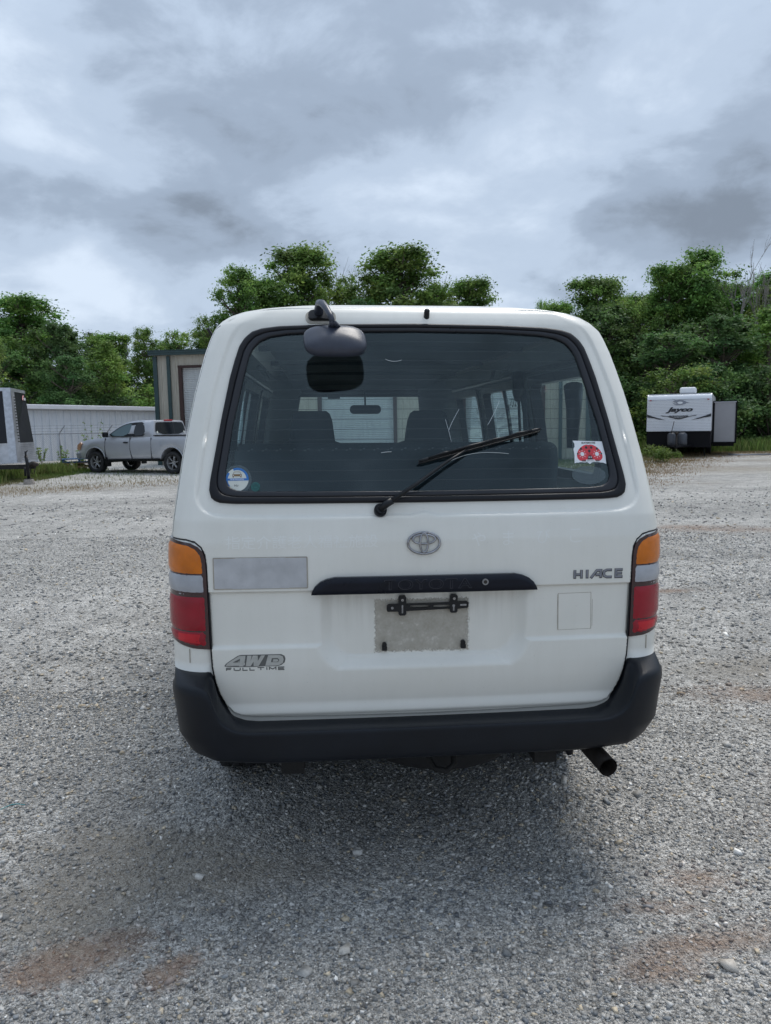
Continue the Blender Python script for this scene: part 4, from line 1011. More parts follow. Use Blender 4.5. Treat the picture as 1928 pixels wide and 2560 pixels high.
def wheel(parent, c, rad, wid, side, rimmat, name='wheel', spokes=6):
    """rim mesh with the tyre as its child; side +1 outside faces +x"""
    rr = rad * .64; h = wid / 2
    rim_ = MB(); rim_.lathe([(h * .9 * side, rr), (h * .6 * side, rr * .95), (h * .2 * side, rr * .93), (-h * .9 * side, rr)], 'x', 32)
    rim_.lathe([(h * .35 * side, .001), (h * .5 * side, rr * .18), (h * .45 * side, rr * .25), (h * .28 * side, rr * .3)], 'x', 20)
    for k in range(spokes):
        q = 2 * math.pi * k / spokes + .2
        for dq in (-1, 1):
            pass
        a0, a1 = Vector((h * .30 * side, rr * .22 * math.cos(q), rr * .22 * math.sin(q))), Vector((h * .45 * side, rr * .97 * math.cos(q), rr * .97 * math.sin(q)))
        rim_.tube([tuple(a0), tuple(a1)], [rr * .22, rr * .20], 6, flat=.35)
    w_ = rim_.build(name, rimmat, parent, True); w_.location = c
    ty = MB(); prof = [(-h * .8, rr), (-h * .97, rr * 1.08), (-h, rad * .85), (-h * .93, rad * .95), (-h * .75, rad * .99), (-h * .35, rad), (0, rad), (h * .35, rad), (h * .75, rad * .99), (h * .93, rad * .95), (h, rad * .85), (h * .97, rr * 1.08), (h * .8, rr)]
    ty.lathe(prof, 'x', 48)
    for k in range(48):                                       # tread blocks
        q = 2 * math.pi * k / 48
        for x in (-h * .78, -h * .28, h * .28, h * .78):
            rm_ = Matrix.Rotation(q, 3, 'X'); p = rm_ @ Vector((0, rad * (1.0 if abs(x) < h * .5 else .99), 0)); ty.box((x, p.y, p.z), (h * .36, .012, rad * .075), rm_)
    tyo = ty.build('tyre', M['tyre'], w_, True)
    hb_ = MB(); hb_.lathe([(0, .001), (0, rr * .9)], 'x', 24); hb_.build('brake_drum', M['underbody'], w_)
    return w_
for y in (.98, 3.55):
    for s in (-1, 1): wheel(van, (s * .70, y, .335), .335, .195, s, M['rim'])
for s in (-1, 1):
    for y in (.98, 3.55):
        mb = MB(); P = [(s * .842, y + .40 * math.cos(q), .34 + .40 * math.sin(q)) for q in np.linspace(R(-5), R(185), 24)]
        mb.tube(P, .014, 6); mb.build('wheel_arch', M['paint'], van, True)
        mb = MB(); n_ = 16; V = []
        for q in np.linspace(R(-10), R(190), n_): V += [(s * .835, y + .385 * math.cos(q), .34 + .385 * math.sin(q)), (s * .5, y + .385 * math.cos(q), .34 + .385 * math.sin(q))]
        mb.add(V, [(2 * i, 2 * i + 1, 2 * i + 3, 2 * i + 2) for i in range(n_ - 1)]); mb.build('wheel_well', M['underbody'], van)
# front lamps for other views
for s in (-1, 1):
    mb = MB(); mb.box((s * .62, 4.585, .88), (.30, .05, .16)); bevel(mb.build('headlight', M['clear'], van), .015)
# ================================================================ GROUND
def smooth01(x): return np.clip(x, 0, 1) ** 2 * (3 - 2 * np.clip(x, 0, 1))
gm, t, b = newmat('gravel_ground')
tcn = t.nodes.new('ShaderNodeTexCoord'); gv = tcn.outputs['Object']
def voro(vec, scale, feat='F1', out='Distance', rnd=1.0):
    v = t.nodes.new('ShaderNodeTexVoronoi'); v.feature = feat; v.inputs['Scale'].default_value = scale; v.inputs['Randomness'].default_value = rnd
    t.links.new(vec, v.inputs['Vector']); return v.outputs[out]
c1 = voro(gv, 120, out='Color'); c2 = voro(gv, 45, out='Color'); c3 = voro(gv, 260, out='Color')
def lum(c):
    s_ = t.nodes.new('ShaderNodeSeparateXYZ'); t.links.new(c, s_.inputs[0]); return s_.outputs[0]
v = mth('ADD', mth('MULTIPLY', lum(c1), .45, tree=t), mth('ADD', mth('MULTIPLY', lum(c2), .2, tree=t), mth('MULTIPLY', lum(c3), .35, tree=t), tree=t), tree=t)
rp = t.nodes.new('ShaderNodeValToRGB'); t.links.new(v, rp.inputs[0])
rp.color_ramp.elements[0].position = .18; rp.color_ramp.elements[0].color = (.185, .180, .170, 1)
rp.color_ramp.elements[1].position = .86; rp.color_ramp.elements[1].color = (.86, .83, .775, 1)
e = rp.color_ramp.elements.new(.5); e.color = (.455, .440, .410, 1)
# broad tone change: tracks, damp and dry patches
mp = t.nodes.new('ShaderNodeMapping'); mp.inputs['Scale'].default_value = (.35, 1.0, 1); mp.inputs['Rotation'].default_value = (0, 0, .35); t.links.new(gv, mp.inputs[0])
big = noise(mp.outputs[0], .55, 6, .6, .6, tree=t); med = noise(gv, 3.2, 6, .65, .4, tree=t)
tone = mth('ADD', mth('MULTIPLY', big, .70, tree=t), mth('MULTIPLY', med, .75, tree=t), tree=t)
tr = t.nodes.new('ShaderNodeMapRange'); t.links.new(tone, tr.inputs[0]); tr.inputs[1].default_value = .50; tr.inputs[2].default_value = .95; tr.inputs[3].default_value = .60; tr.inputs[4].default_value = 1.34
mx = t.nodes.new('ShaderNodeMix'); mx.data_type = 'RGBA'; mx.blend_type = 'MULTIPLY'; mx.inputs[0].default_value = 1
t.links.new(rp.outputs[0], mx.inputs[6]); t.links.new(tr.outputs[0], mx.inputs[7])
# clay patches
sep2 = t.nodes.new('ShaderNodeSeparateXYZ'); t.links.new(gv, sep2.inputs[0])
CLAY = [(4.3, 10.45, 1.0, .42, .75, 1), (5.6, 10.1, 1.1, .30, .45, 1), (2.05, 4.08, .40, .20, .75, 1), (2.35, 4.5, .7, .4, .7, 0), (2.2, 3.6, .6, .25, .6, 0), (1.9, 2.9, .5, .2, .5, 0), (2.6, 6.66, .30, .10, .9, 1), (.74, 1.93, .15, .07, .9, 1), (.92, 2.03, .22, .05, .75, 1), (-1.00, 1.93, .15, .07, 1.0, 1), (-.90, 2.02, .16, .06, .95, 1), (-.80, 2.10, .14, .05, .75, 1), (-1.0, 2.22, .45, .22, .9, 0), (-.95, 2.62, .50, .14, .8, 0), (-.55, 2.42, .5, .12, .7, 0), (-.65, 1.91, .08, .06, 1.0, 1), (-.60, 1.98, .06, .04, .8, 1), (1.05, 2.35, .16, .08, .8, 1), (.85, 2.2, .2, .05, .7, 1), (-8.5, 19.0, 3.5, 1.6, .45, 0), (-12, 20.0, 4.0, 2.0, .6, 0), (-3.3, 4.5, 1.6, .25, .35, 0),
        (7.0, 17.8, 2.0, 1.0, .55, 0), (10.5, 22.5, 3.5, 2.2, .9, 0), (14.5, 27.0, 5, 1.6, .7, 0), (1.6, 2.7, .25, .12, .5, 1), (1.9, 3.1, .3, .1, .5, 1), (1.25, 2.1, .3, .06, .5, 1)]
acc1 = None; acc0 = None
wob = noise(gv, 2.4, 5, .6, .3, tree=t); fine = noise(gv, 30, 4, .6, .2, tree=t)
for cx, cy, rx, ry, am, kd in CLAY:
    dx = mth('DIVIDE', mth('SUBTRACT', sep2.outputs[0], cx, tree=t), rx, tree=t); dy = mth('DIVIDE', mth('SUBTRACT', sep2.outputs[1], cy, tree=t), ry, tree=t)
    d2_ = mth('ADD', mth('MULTIPLY', dx, dx, tree=t), mth('MULTIPLY', dy, dy, tree=t), tree=t)
    g = mth('MULTIPLY', mth('EXPONENT', mth('MULTIPLY', d2_, -.9, tree=t), tree=t), am, tree=t)
    if kd: acc1 = g if acc1 is None else mth('ADD', acc1, g, tree=t)
    else: acc0 = g if acc0 is None else mth('ADD', acc0, g, tree=t)
def patch(acc, lo): return mth('MULTIPLY', mth('SUBTRACT', mth('ADD', acc, mth('MULTIPLY_ADD', wob, .9, mth('MULTIPLY', fine, .9, tree=t), tree=t), tree=t), lo + .2, tree=t), 1.7, clamp=True, tree=t)
mA = t.nodes.new('ShaderNodeMix'); mA.data_type = 'RGBA'; t.links.new(mth('MULTIPLY', patch(acc1, 1.05), .75, tree=t), mA.inputs[0]); t.links.new(mx.outputs[2], mA.inputs[6])
rc = t.nodes.new('ShaderNodeValToRGB'); t.links.new(fine, rc.inputs[0]); rc.color_ramp.elements[0].position = .3; rc.color_ramp.elements[0].color = (.21, .115, .07, 1); rc.color_ramp.elements[1].position = .7; rc.color_ramp.elements[1].color = (.40, .29, .215, 1)
t.links.new(rc.outputs[0], mA.inputs[7])
mB = t.nodes.new('ShaderNodeMix'); mB.data_type = 'RGBA'; t.links.new(mth('MULTIPLY', patch(acc0, 1.02), .72, tree=t), mB.inputs[0]); t.links.new(mA.outputs[2], mB.inputs[6])
rc = t.nodes.new('ShaderNodeValToRGB'); t.links.new(fine, rc.inputs[0]); rc.color_ramp.elements[0].position = .3; rc.color_ramp.elements[0].color = (.255, .22, .175, 1); rc.color_ramp.elements[1].position = .7; rc.color_ramp.elements[1].color = (.40, .355, .29, 1)
t.links.new(rc.outputs[0], mB.inputs[7])
t.links.new(mB.outputs[2], b.inputs['Base Color']); b.inputs['Roughness'].default_value = .9; b.inputs['Specular IOR Level'].default_value = .25
h = mth('ADD', mth('MULTIPLY', voro(gv, 120), -1.0, tree=t), mth('ADD', mth('MULTIPLY', voro(gv, 45), -1.3, tree=t), mth('MULTIPLY', voro(gv, 260), -.5, tree=t), tree=t), tree=t)
bn = t.nodes.new('ShaderNodeBump'); bn.inputs['Strength'].default_value = .95; bn.inputs['Distance'].default_value = .012; t.links.new(h, bn.inputs['Height']); t.links.new(bn.outputs[0], b.inputs['Normal'])
M['ground'] = gm
def gh(x, y):
    """gentle unevenness of the yard; leans with the van where it stands"""
    x = np.asarray(x, float); y = np.asarray(y, float)
    k = np.exp(-((x / 3.5) ** 2 + ((y - 4) / 5.0) ** 2) ** 2)
    lean = -.0121 * (x - .11) * k
    un = .010 * np.sin(x * 1.3 + .5 * y) * np.sin(y * 1.1 - .4 * x) + .006 * np.sin(x * 3.1 + 1) * np.sin(y * 2.7)
    un = un * np.exp(-(((x - .05) / 1.1) ** 2 + ((y - 4.4) / 2.6) ** 2) ** 2 * 0) * (1 - .85 * np.exp(-(((x) / 1.3) ** 2 + ((y - 4.2) / 2.4) ** 2) ** 2))
    return lean + un
xs = np.concatenate([-np.geomspace(400, 8.5, 16), np.arange(-8, 8.01, .12), np.geomspace(8.5, 400, 16)])
ys = np.concatenate([-np.geomspace(200, 2.5, 10), np.arange(-2, 16.01, .12), np.geomspace(17, 900, 24)])
X, Y = np.meshgrid(xs, ys); Z = gh(X, Y); nx_, ny_ = len(xs), len(ys)
I = np.arange(nx_ * ny_).reshape(ny_, nx_)
F = np.stack([I[:-1, :-1], I[:-1, 1:], I[1:, 1:], I[1:, :-1]], -1).reshape(-1, 4)
tag(mk('ground', np.stack([X, Y, Z], -1).reshape(-1, 3), F, M['ground']), 'grey gravel yard with clay patches', kind='structure')
# crushed stones
def stonemat():
    m_, t, b = newmat('crushed_stone')
    at = t.nodes.new('ShaderNodeAttribute'); at.attribute_name = 'Col'
    tcn = t.nodes.new('ShaderNodeTexCoord'); f = noise(tcn.outputs['Object'], 160, 4, .6, tree=t)
    mr = t.nodes.new('ShaderNodeMapRange'); t.links.new(f, mr.inputs[0]); mr.inputs[1].default_value = .3; mr.inputs[2].default_value = .7; mr.inputs[3].default_value = .78; mr.inputs[4].default_value = 1.18
    mx = t.nodes.new('ShaderNodeMix'); mx.data_type = 'RGBA'; mx.blend_type = 'MULTIPLY'; mx.inputs[0].default_value = 1
    t.links.new(at.outputs['Color'], mx.inputs[6]); t.links.new(mr.outputs[0], mx.inputs[7]); t.links.new(mx.outputs[2], b.inputs['Base Color'])
    b.inputs['Roughness'].default_value = .85; b.inputs['Specular IOR Level'].default_value = .3
    return m_
M['stone'] = stonemat()
rg = np.random.default_rng(11)
def stones(n, y0, y1, smin, smax, pw, lat):
    """stones in the sector in view; size between smin and smax (m)"""
    # uniform per area over a trapezoid around the view
    y = y0 + (y1 - y0) * rg.random(n * 3) ** .5 if y0 > 4 else y0 + (y1 - y0) * rg.random(n * 3)
    w_ = lat(y); x = (rg.random(n * 3) * 2 - 1) * w_.max(); k = np.abs(x) < w_; x, y = x[k][:n], y[k][:n]
    s = smin * (smax / smin) ** (rg.random(len(x)) ** pw)
    return x, y, s
sets = [stones(120000, 1.35, 4.2, .0038, .0125, 2.3, lambda y: .55 + y * .60), stones(52000, 3.9, 10.5, .008, .020, 2.2, lambda y: .5 + y * .57), stones(12000, 9.0, 17.0, .018, .036, 2.0, lambda y: .5 + y * .57), stones(1300, 1.4, 7.0, .013, .028, 2.2, lambda y: .55 + y * .6)]
_e = sets[2]; _k = rg.random(len(_e[0])) < np.clip((17 - _e[1]) / 6, 0, 1); sets[2] = tuple(a[_k] for a in _e)
x = np.concatenate([s[0] for s in sets]); y = np.concatenate([s[1] for s in sets]); s = np.concatenate([s[2] for s in sets])
# thinner where clay shows
keep = np.ones(len(x), bool)
def rag(x, y): return .5 + .5 * (np.sin(x * 7.3 + 2.1 * np.sin(y * 5.1)) * np.sin(y * 8.7 + 1.7 * np.sin(x * 6.3)) * .6 + .4 * np.sin(x * 19 + y * 13) * np.sin(y * 23 - x * 11))
for cx, cy, rx, ry, am, kd in CLAY:
    d = ((x - cx) / rx) ** 2 + ((y - cy) / ry) ** 2; keep &= ~((rg.random(len(x)) < .85 * am * np.exp(-d * .9) * rag(x, y) * (1.0 if kd else .7)))
# coarser drifts and finer tracks
dr = np.sin(x * 1.9 + y * .9 + 1.2) * np.sin(y * 1.5 - x * .7); keep &= rg.random(len(x)) < (.72 + .28 * dr)
x, y, s = x[keep], y[keep], s[keep]; n = len(x)
cube = np.array([(a, b_, c) for a in (-1, 1) for b_ in (-1, 1) for c in (-1, 1)], float) * .5
V = cube[None] * (.85 + .3 * rg.random((n, 8, 1))) + (rg.random((n, 8, 3)) - .5) * .62
V[:, ::2, :2] *= .45 + .5 * rg.random((n, 1, 1))
V *= (s[:, None] * np.stack([1 + .6 * rg.random(n), .70 + .35 * rg.random(n), .45 + .4 * rg.random(n)], 1))[:, None, :]
an = rg.random(n) * 6.283; tl_ = (rg.random(n) - .5) * .9; ca, sa = np.cos(an), np.sin(an); ct, st = np.cos(tl_), np.sin(tl_)
Vx = V[..., 0] * ct[:, None] + V[..., 2] * st[:, None]; Vz = -V[..., 0] * st[:, None] + V[..., 2] * ct[:, None]; Vy = V[..., 1]
Wx = Vx * ca[:, None] - Vy * sa[:, None]; Wy = Vx * sa[:, None] + Vy * ca[:, None]
P = np.stack([Wx + x[:, None], Wy + y[:, None], Vz + gh(x, y)[:, None] + (s * .10)[:, None]], -1).reshape(-1, 3)
tr_ = np.array([(0, 1, 3), (0, 3, 2), (4, 6, 7), (4, 7, 5), (0, 4, 5), (0, 5, 1), (2, 3, 7), (2, 7, 6), (0, 2, 6), (0, 6, 4), (1, 5, 7), (1, 7, 3)])
F = (tr_[None] + 8 * np.arange(n)[:, None, None]).reshape(-1, 3)
pal = np.array([(.31, .30, .28), (.20, .205, .205), (.47, .455, .425), (.39, .365, .325), (.13, .137, .145), (.66, .64, .60), (.46, .39, .29), (.25, .258, .262), (.36, .35, .335)])
pr = np.array([.2, .16, .13, .13, .1, .05, .05, .1, .08]); c = pal[rg.choice(len(pal), n, p=pr / pr.sum())] * 1.42 * (.60 + .4 * rg.random((n, 1)))
for cx, cy, rx, ry, am, kd in CLAY:
    d = ((x - cx) / rx) ** 2 + ((y - cy) / ry) ** 2; k = (.95 * am * np.exp(-d * .8) * (.35 + .65 * rag(x, y)) * rg.random(n) ** .7)[:, None]; c = c * (1 - k) + np.array([(.40, .23, .14) if kd else (.34, .285, .22)]) * k
tag(mk('gravel', P, F, M['stone'], None, False, cols=np.repeat(c, 8, 0)), 'crushed grey stones strewn over the yard', kind='stuff')

# ================================================================ GRASS and weeds
def leafmat(name, trans=.45, rough=.6):
    m_ = bpy.data.materials.new(name); m_.use_nodes = True; t = m_.node_tree; t.nodes.clear()
    o = t.nodes.new('ShaderNodeOutputMaterial'); at = t.nodes.new('ShaderNodeAttribute'); at.attribute_name = 'Col'
    oi = t.nodes.new('ShaderNodeObjectInfo')
    hs_ = t.nodes.new('ShaderNodeHueSaturation'); t.links.new(at.outputs['Color'], hs_.inputs['Color'])
    t.links.new(mth('MULTIPLY_ADD', oi.outputs['Random'], .024, .488, tree=t), hs_.inputs['Hue']); t.links.new(mth('MULTIPLY_ADD', oi.outputs['Random'], .35, .85, tree=t), hs_.inputs['Value'])
    df = t.nodes.new('ShaderNodeBsdfPrincipled'); df.inputs['Roughness'].default_value = rough; df.inputs['Specular IOR Level'].default_value = .3
    tl = t.nodes.new('ShaderNodeBsdfTranslucent'); mx = t.nodes.new('ShaderNodeMixShader'); mx.inputs[0].default_value = trans
    t.links.new(hs_.outputs[0], df.inputs['Base Color']); t.links.new(hs_.outputs[0], tl.inputs[0]); t.links.new(df.outputs[0], mx.inputs[1]); t.links.new(tl.outputs[0], mx.inputs[2]); t.links.new(mx.outputs[0], o.inputs[0])
    return m_
M['leaf'] = leafmat('leaves'); M['grass'] = leafmat('grass_blades', .3)
M['bark'] = pm('bark', (.16, .13, .10), .9, var=.4, vscale=6, bump=.5, bscale=20)
M['deadwood'] = pm('bare_wood', (.30, .27, .24), .9, var=.3, vscale=6)
def blades(name, x, y, h, w, cols, label, parent=None):
    n = len(x); a = rg.random(n) * 6.283; ln = (rg.random((n, 2)) - .5) * .7 * h[:, None]
    z0 = gh(x, y) - .01; dx, dy = np.cos(a) * w, np.sin(a) * w
    P = np.stack([np.stack([x - dx, y - dy, z0], 1), np.stack([x + dx, y + dy, z0], 1), np.stack([x + ln[:, 0] * .4 + dx * .6, y + ln[:, 1] * .4 + dy * .6, z0 + h * .6], 1), np.stack([x + ln[:, 0], y + ln[:, 1], z0 + h], 1)], 1)
    F = (np.array([(0, 1, 2), (0, 2, 3)])[None] + 4 * np.arange(n)[:, None, None]).reshape(-1, 3)
    o = mk(name, P.reshape(-1, 3), F, M['grass'], parent, False, cols=np.repeat(cols, 4, 0))
    return tag(o, label, kind='stuff') if parent is None else o
def gcol(n, mixk, green=(.10, .17, .035), dry=(.36, .28, .15)):
    k = mixk[:, None]; return (np.array(green) * (1 - k) + np.array(dry) * k) * (.6 + .7 * rg.random((n, 1)))
# dry grass strip to the left and by the trailer
n = 130000; x = -19 + 17 * rg.random(n); y = 16.5 + 12 * rg.random(n); d = (y - (17.2 + (x + 8.6) * .75 * (x > -8.6) - .5 * (x < -8.6)))
k = (d > 0) & (rg.random(n) < np.clip(.05 + d * .30, 0, 1) * np.where(x > -10.6, np.clip(1.0 - d / 4.0, .05, 1), 1)) & (x < -4.0) & ~((x > -7.3) & (y > 24.5)); x, y, d = x[k], y[k], d[k]; n = len(x)
blades('dry_grass', x, y, .015 + .05 * rg.random(n) ** 1.5 + .06 * np.clip(d / 6, 0, 1), .004 + .005 * rg.random(n), gcol(n, np.clip(1.15 - d / 7 + .3 * (rg.random(n) - .5), 0, 1), dry=(.36, .27, .16)), 'dry short grass along the left edge of the gravel')
n = 16000; x = np.concatenate([-18 + 7 * rg.random(n // 2), -12.9 + 2.0 * rg.random(n // 2)]); y = np.concatenate([20.5 + 8 * rg.random(n // 2), 24.6 + 2.2 * rg.random(n // 2)])
k = x < -11.3 + .4 * np.sin(y * 3); x, y = x[k], y[k]
hh_ = .08 + .22 * rg.random(len(x)) ** 1.5 * (1 + .8 * np.exp(-((x + 11.6) / .9) ** 2))
blades('tall_grass', x, y, hh_, .010 + .008 * rg.random(len(x)), gcol(len(x), np.clip(rg.random(len(x)) * .45, 0, 1), green=(.12, .20, .035)), 'tall green grass around the trailer tongue and pallets')
n = 150000; x = 5.0 + 16 * rg.random(n); y = 14.5 + 22 * rg.random(n); lim = 15.2 + (x - 5.5) * 1.62; lim = np.minimum(lim, 28.5); d = y - lim
k = (d > -.8) & (rg.random(n) < np.clip(.10 + d * .25, 0.02, 1)) & (x < y * .60); x, y, d = x[k], y[k], d[k]; n = len(x)
blades('dry_grass', x, y, .02 + .07 * rg.random(n) * (.4 + d / 6).clip(0, 1.5), .006 + .006 * rg.random(n), gcol(n, np.clip(1.1 - d / 9 + .6 * (rg.random(n) - .5), 0, 1), green=(.10, .15, .035), dry=(.33, .22, .13)), 'brown and green grass in front of the travel trailer')
n = 26000; x = 8 + 32 * rg.random(n); y = 33.5 + 6 * rg.random(n)
blades('tall_grass', x, y, .2 + .5 * rg.random(n), .018 + .01 * rg.random(n), gcol(n, rg.random(n) * .3, green=(.09, .16, .03)), 'strip of green grass under the trees on the right')

# ================================================================ TREES
def leaf_cloud(lobes, per, size, rs, greens):
    """lobes: (x,y,z,r); leaf quads filling each"""
    Ps = []; Cs = []
    for (lx, ly, lz, lr) in lobes:
        n = int(per * (lr / .5) ** 2) + 6
        d = rs.normal(size=(n, 3)); d /= np.linalg.norm(d, axis=1)[:, None]
        rad = lr * np.minimum(1.35, np.abs(rs.normal(size=n)) * .62)
        c = np.array([lx, ly, lz]) + d * rad[:, None] * np.array([1, 1, .72])
        nr = d * .7 + rs.normal(size=(n, 3)) * .6 + np.array([0, 0, .5]); nr /= np.linalg.norm(nr, axis=1)[:, None]
        a = np.cross(nr, rs.normal(size=(n, 3))); a /= np.linalg.norm(a, axis=1)[:, None]; bb = np.cross(nr, a)
        s = size * (.6 + .8 * rs.random(n))[:, None]
        q = np.stack([c - a * s, c + bb * s * .55 - nr * s * .15, c + a * s, c - bb * s * .55 - nr * s * .15], 1)
        Ps.append(q.reshape(-1, 3))
        g = greens[rs.integers(len(greens))] * (.72 + .56 * rs.random()) * np.array([1 + .22 * (rs.random() - .55), 1, 1]); Cs.append(np.repeat(np.clip(g * (.7 + .6 * rs.random((n, 1))), 0, 1), 4, 0))
    P = np.concatenate(Ps); C = np.concatenate(Cs); n = len(P) // 4
    F = np.arange(n * 4).reshape(-1, 4)
    return P, F, C
GR = np.array([(.065, .125, .036), (.080, .145, .038), (.095, .165, .044), (.058, .110, .034), (.115, .180, .050)]) * np.array([2.0, 1.9, 1.6])
GRL = np.array([(.125, .195, .048), (.105, .175, .042), (.145, .22, .060), (.09, .155, .040)]) * np.array([1.8, 1.72, 1.6])
GRD = np.array([(.048, .095, .034), (.058, .112, .036), (.070, .128, .038), (.04, .08, .03)]) * np.array([1.95, 1.86, 1.75])
PINE = np.array([(.045, .070, .052), (.055, .082, .058)])
def make_tree(seed, H, Rw, base, shape='round', per=120, size=.16, greens=GR, nl=70, lr=(.55, 1.0), name='tree_variant'):
    rs = np.random.default_rng(seed); lobes = []; tb = MB()
    trunk = [(0, 0, -.2)]; lx = ly = 0
    for k in range(1, 8):
        lx += rs.normal() * .10; ly += rs.normal() * .10; trunk.append((lx, ly, H * .95 * k / 8))
    tb.tube(trunk, [.018 * H * (1 - .8 * k / 7) + .02 for k in range(8)], 7)
    for i in range(nl):
        u = rs.random() if shape != 'cone' else rs.random() ** 1.5; zz = base + (H - base) * u
        if shape == 'round': rr = Rw * (math.sin(math.pi * (u * .82 + .12)) ** .6)
        elif shape == 'cone': rr = Rw * (1 - u) ** .8 + .1
        elif shape == 'wide': rr = Rw * (math.sin(math.pi * (u * .7 + .22)) ** .5)
        else: rr = Rw * (.75 + .25 * math.sin(7 * u + seed)) * (1 - u ** 4)
        a = rs.random() * 6.283; q = rr * (rs.random() ** .42) * (.80 + .24 * math.sin(3 * a + seed + u * 5) + .10 * math.sin(7 * a + 11 * u))
        l_ = lr[0] + (lr[1] - lr[0]) * rs.random(); l_ = min(l_, .45 + rr * .5)
        tx = np.interp(zz, [p[2] for p in trunk], [p[0] for p in trunk]); ty = np.interp(zz, [p[2] for p in trunk], [p[1] for p in trunk])
        c = (tx + q * math.cos(a), ty + q * math.sin(a), min(zz, H - l_ * .5)); lobes.append((*c, l_))
        if rs.random() < .45:
            z0 = max(base * .5, c[2] - q * .9 - .3); p0 = (np.interp(z0, [p[2] for p in trunk], [p[0] for p in trunk]), np.interp(z0, [p[2] for p in trunk], [p[1] for p in trunk]), z0)
            mdl = (p0[0] * .45 + c[0] * .55 + rs.normal() * .1, p0[1] * .45 + c[1] * .55, p0[2] * .5 + c[2] * .5 - .05)
            tb.tube([p0, mdl, c], [.055 + .004 * H, .04, .015], 5, cap=False)
    P, F, C = leaf_cloud(lobes, per, size, rs, greens)
    cm = mk('crown', P, F, M['leaf'], None, False, cols=C).data; tm = tb.build('trunk', M['bark'], None, True).data
    for o in [o for o in list(COL.objects) if o.data in (cm, tm)]: bpy.data.objects.remove(o)
    return cm, tm, H, Rw
VAR = {
 'broad': make_tree(1, 12, 3.0, 1.2, 'round', 150, .085, GR, 190, (.45, .85)),
 'tall': make_tree(2, 12, 2.3, 1.5, 'round', 125, .08, GR, 160, (.40, .75)),
 'light': make_tree(3, 9, 2.0, .4, 'column', 90, .08, GRL, 110, (.40, .75)),
 'loose': make_tree(4, 11, 2.4, 1.0, 'wide', 62, .085, GRL, 120, (.40, .75)),
 'dark': make_tree(5, 10, 2.4, .2, 'wide', 125, .09, GRD, 150, (.45, .85)),
 'pine': make_tree(6, 12, 1.6, 2.0, 'cone', 90, .08, PINE, 110, (.3, .55)),
 'bush': make_tree(8, 4.5, 2.6, -.3, 'wide', 90, .085, GR, 100, (.42, .75)),
 'bushd': make_tree(9, 4.5, 2.6, -.3, 'wide', 95, .085, GRD, 100, (.42, .75)),
}
def tree(kind, x, y, H, Rw, label, group=None, cat='tree', name='broadleaf_tree', rz=None):
    cm, tm, h0, r0_ = VAR[kind]
    o = empty(name, (x, y, 0), rg.random() * 6.28 if rz is None else rz); o.scale = (Rw / r0_, Rw / r0_, H / h0)
    link(bpy.data.objects.new('trunk', tm), o); link(bpy.data.objects.new('crown', cm), o)
    return tag(o, label, cat, group)
def deadtree(x, y, H, label, seed, spread=.32):
    rs = np.random.default_rng(seed); tb = MB()
    def br(p, d, l, r_, k):
        q = p + d * l * .5 + rs.normal(size=3) * l * .03; e_ = p + d * l
        tb.tube([tuple(p), tuple(q), tuple(e_)], [r_, r_ * .85, r_ * .65], 5, cap=False)
        if k == 0: return
        for _ in range(3 if k > 1 else 4):
            nd = d + rs.normal(size=3) * spread; nd[2] = abs(nd[2]) + .25; nd /= np.linalg.norm(nd); st_ = p + d * l * (.45 + .55 * rs.random()); br(st_, nd, l * (.5 + .25 * rs.random()), r_ * .55, k - 1)
    tb_l = H * .5; br(np.array([0, 0, -.1]), np.array([.02, 0, 1.]), tb_l, .10, 4)
    o = empty('bare_tree', (x, y, 0)); tb.build('trunk', M['deadwood'], o, True)
    mz = max(v[2] for v in tb.v); o.scale = (1, 1, H / mz)
    return tag(o, label, 'tree')
GL, GC, GRt, GU = 'trees behind the white metal building', 'trees behind the tan building', 'trees behind the travel trailer', 'undergrowth along the wood edge'
# left group
tree('broad', -23.6, 50, 10.2, 4.0, 'tallest leafy tree of the left tree line, broad crown at the picture edge', GL)
tree('dark', -20.2, 47, 8.1, 2.3, 'dark green tree right of the tallest tree of the left line', GL)
tree('light', -16.9, 46, 6.9, 1.9, 'rounded yellow green tree in the middle of the left tree line', GL)
tree('tall', -15.8, 50, 8.1, 1.3, 'narrow pointed tree right of the yellow green one', GL)
tree('loose', -14.0, 53, 8.2, 2.0, 'loose pale green tree just left of the tan building corner', GL)
tree('loose', -11.5, 51, 8.9, 1.5, 'light leafy tree rising over the tan building roof beside the van', GL)
tree('dark', -26.5, 46, 8.0, 2.8, 'dark tree cut by the left picture edge, low against the tallest one', GL)
tree('dark', -18.4, 44, 5.8, 2.0, 'low dark tree above the white metal building roof, beside the yellow green one', GL)
tree('dark', -22.5, 43, 6.6, 2.0, 'dark round tree above the cargo trailer', GL)
tree('loose', -19.0, 36.6, 6.2, 1.0, 'pale sprig of tree poking in at the left picture edge', GL)
tree('pine', -33.4, 85, 12.5, 2.4, 'left one of the two far dark pines above the wood', 'far pines')
tree('pine', -30.6, 88, 12.4, 2.0, 'right one of the two far dark pines above the wood', 'far pines')
tree('pine', -35.4, 86, 12.0, 2.2, 'far dark pine half hidden by the left leafy trees', 'far pines')
tree('dark', -24.5, 53, 9.3, 3.2, 'dark tree filling in just right of the tallest left one, farther back', GL)
tree('broad', -19.5, 54, 8.2, 3.0, 'mid green tree farther back between the dark and the yellow green one', GL)
tree('dark', -15.2, 54, 7.6, 2.6, 'dark tree farther back above the truck cab', GL)
tree('broad', -12.6, 54, 8.4, 2.2, 'mid green tree over the tan building corner, farther back', GL)
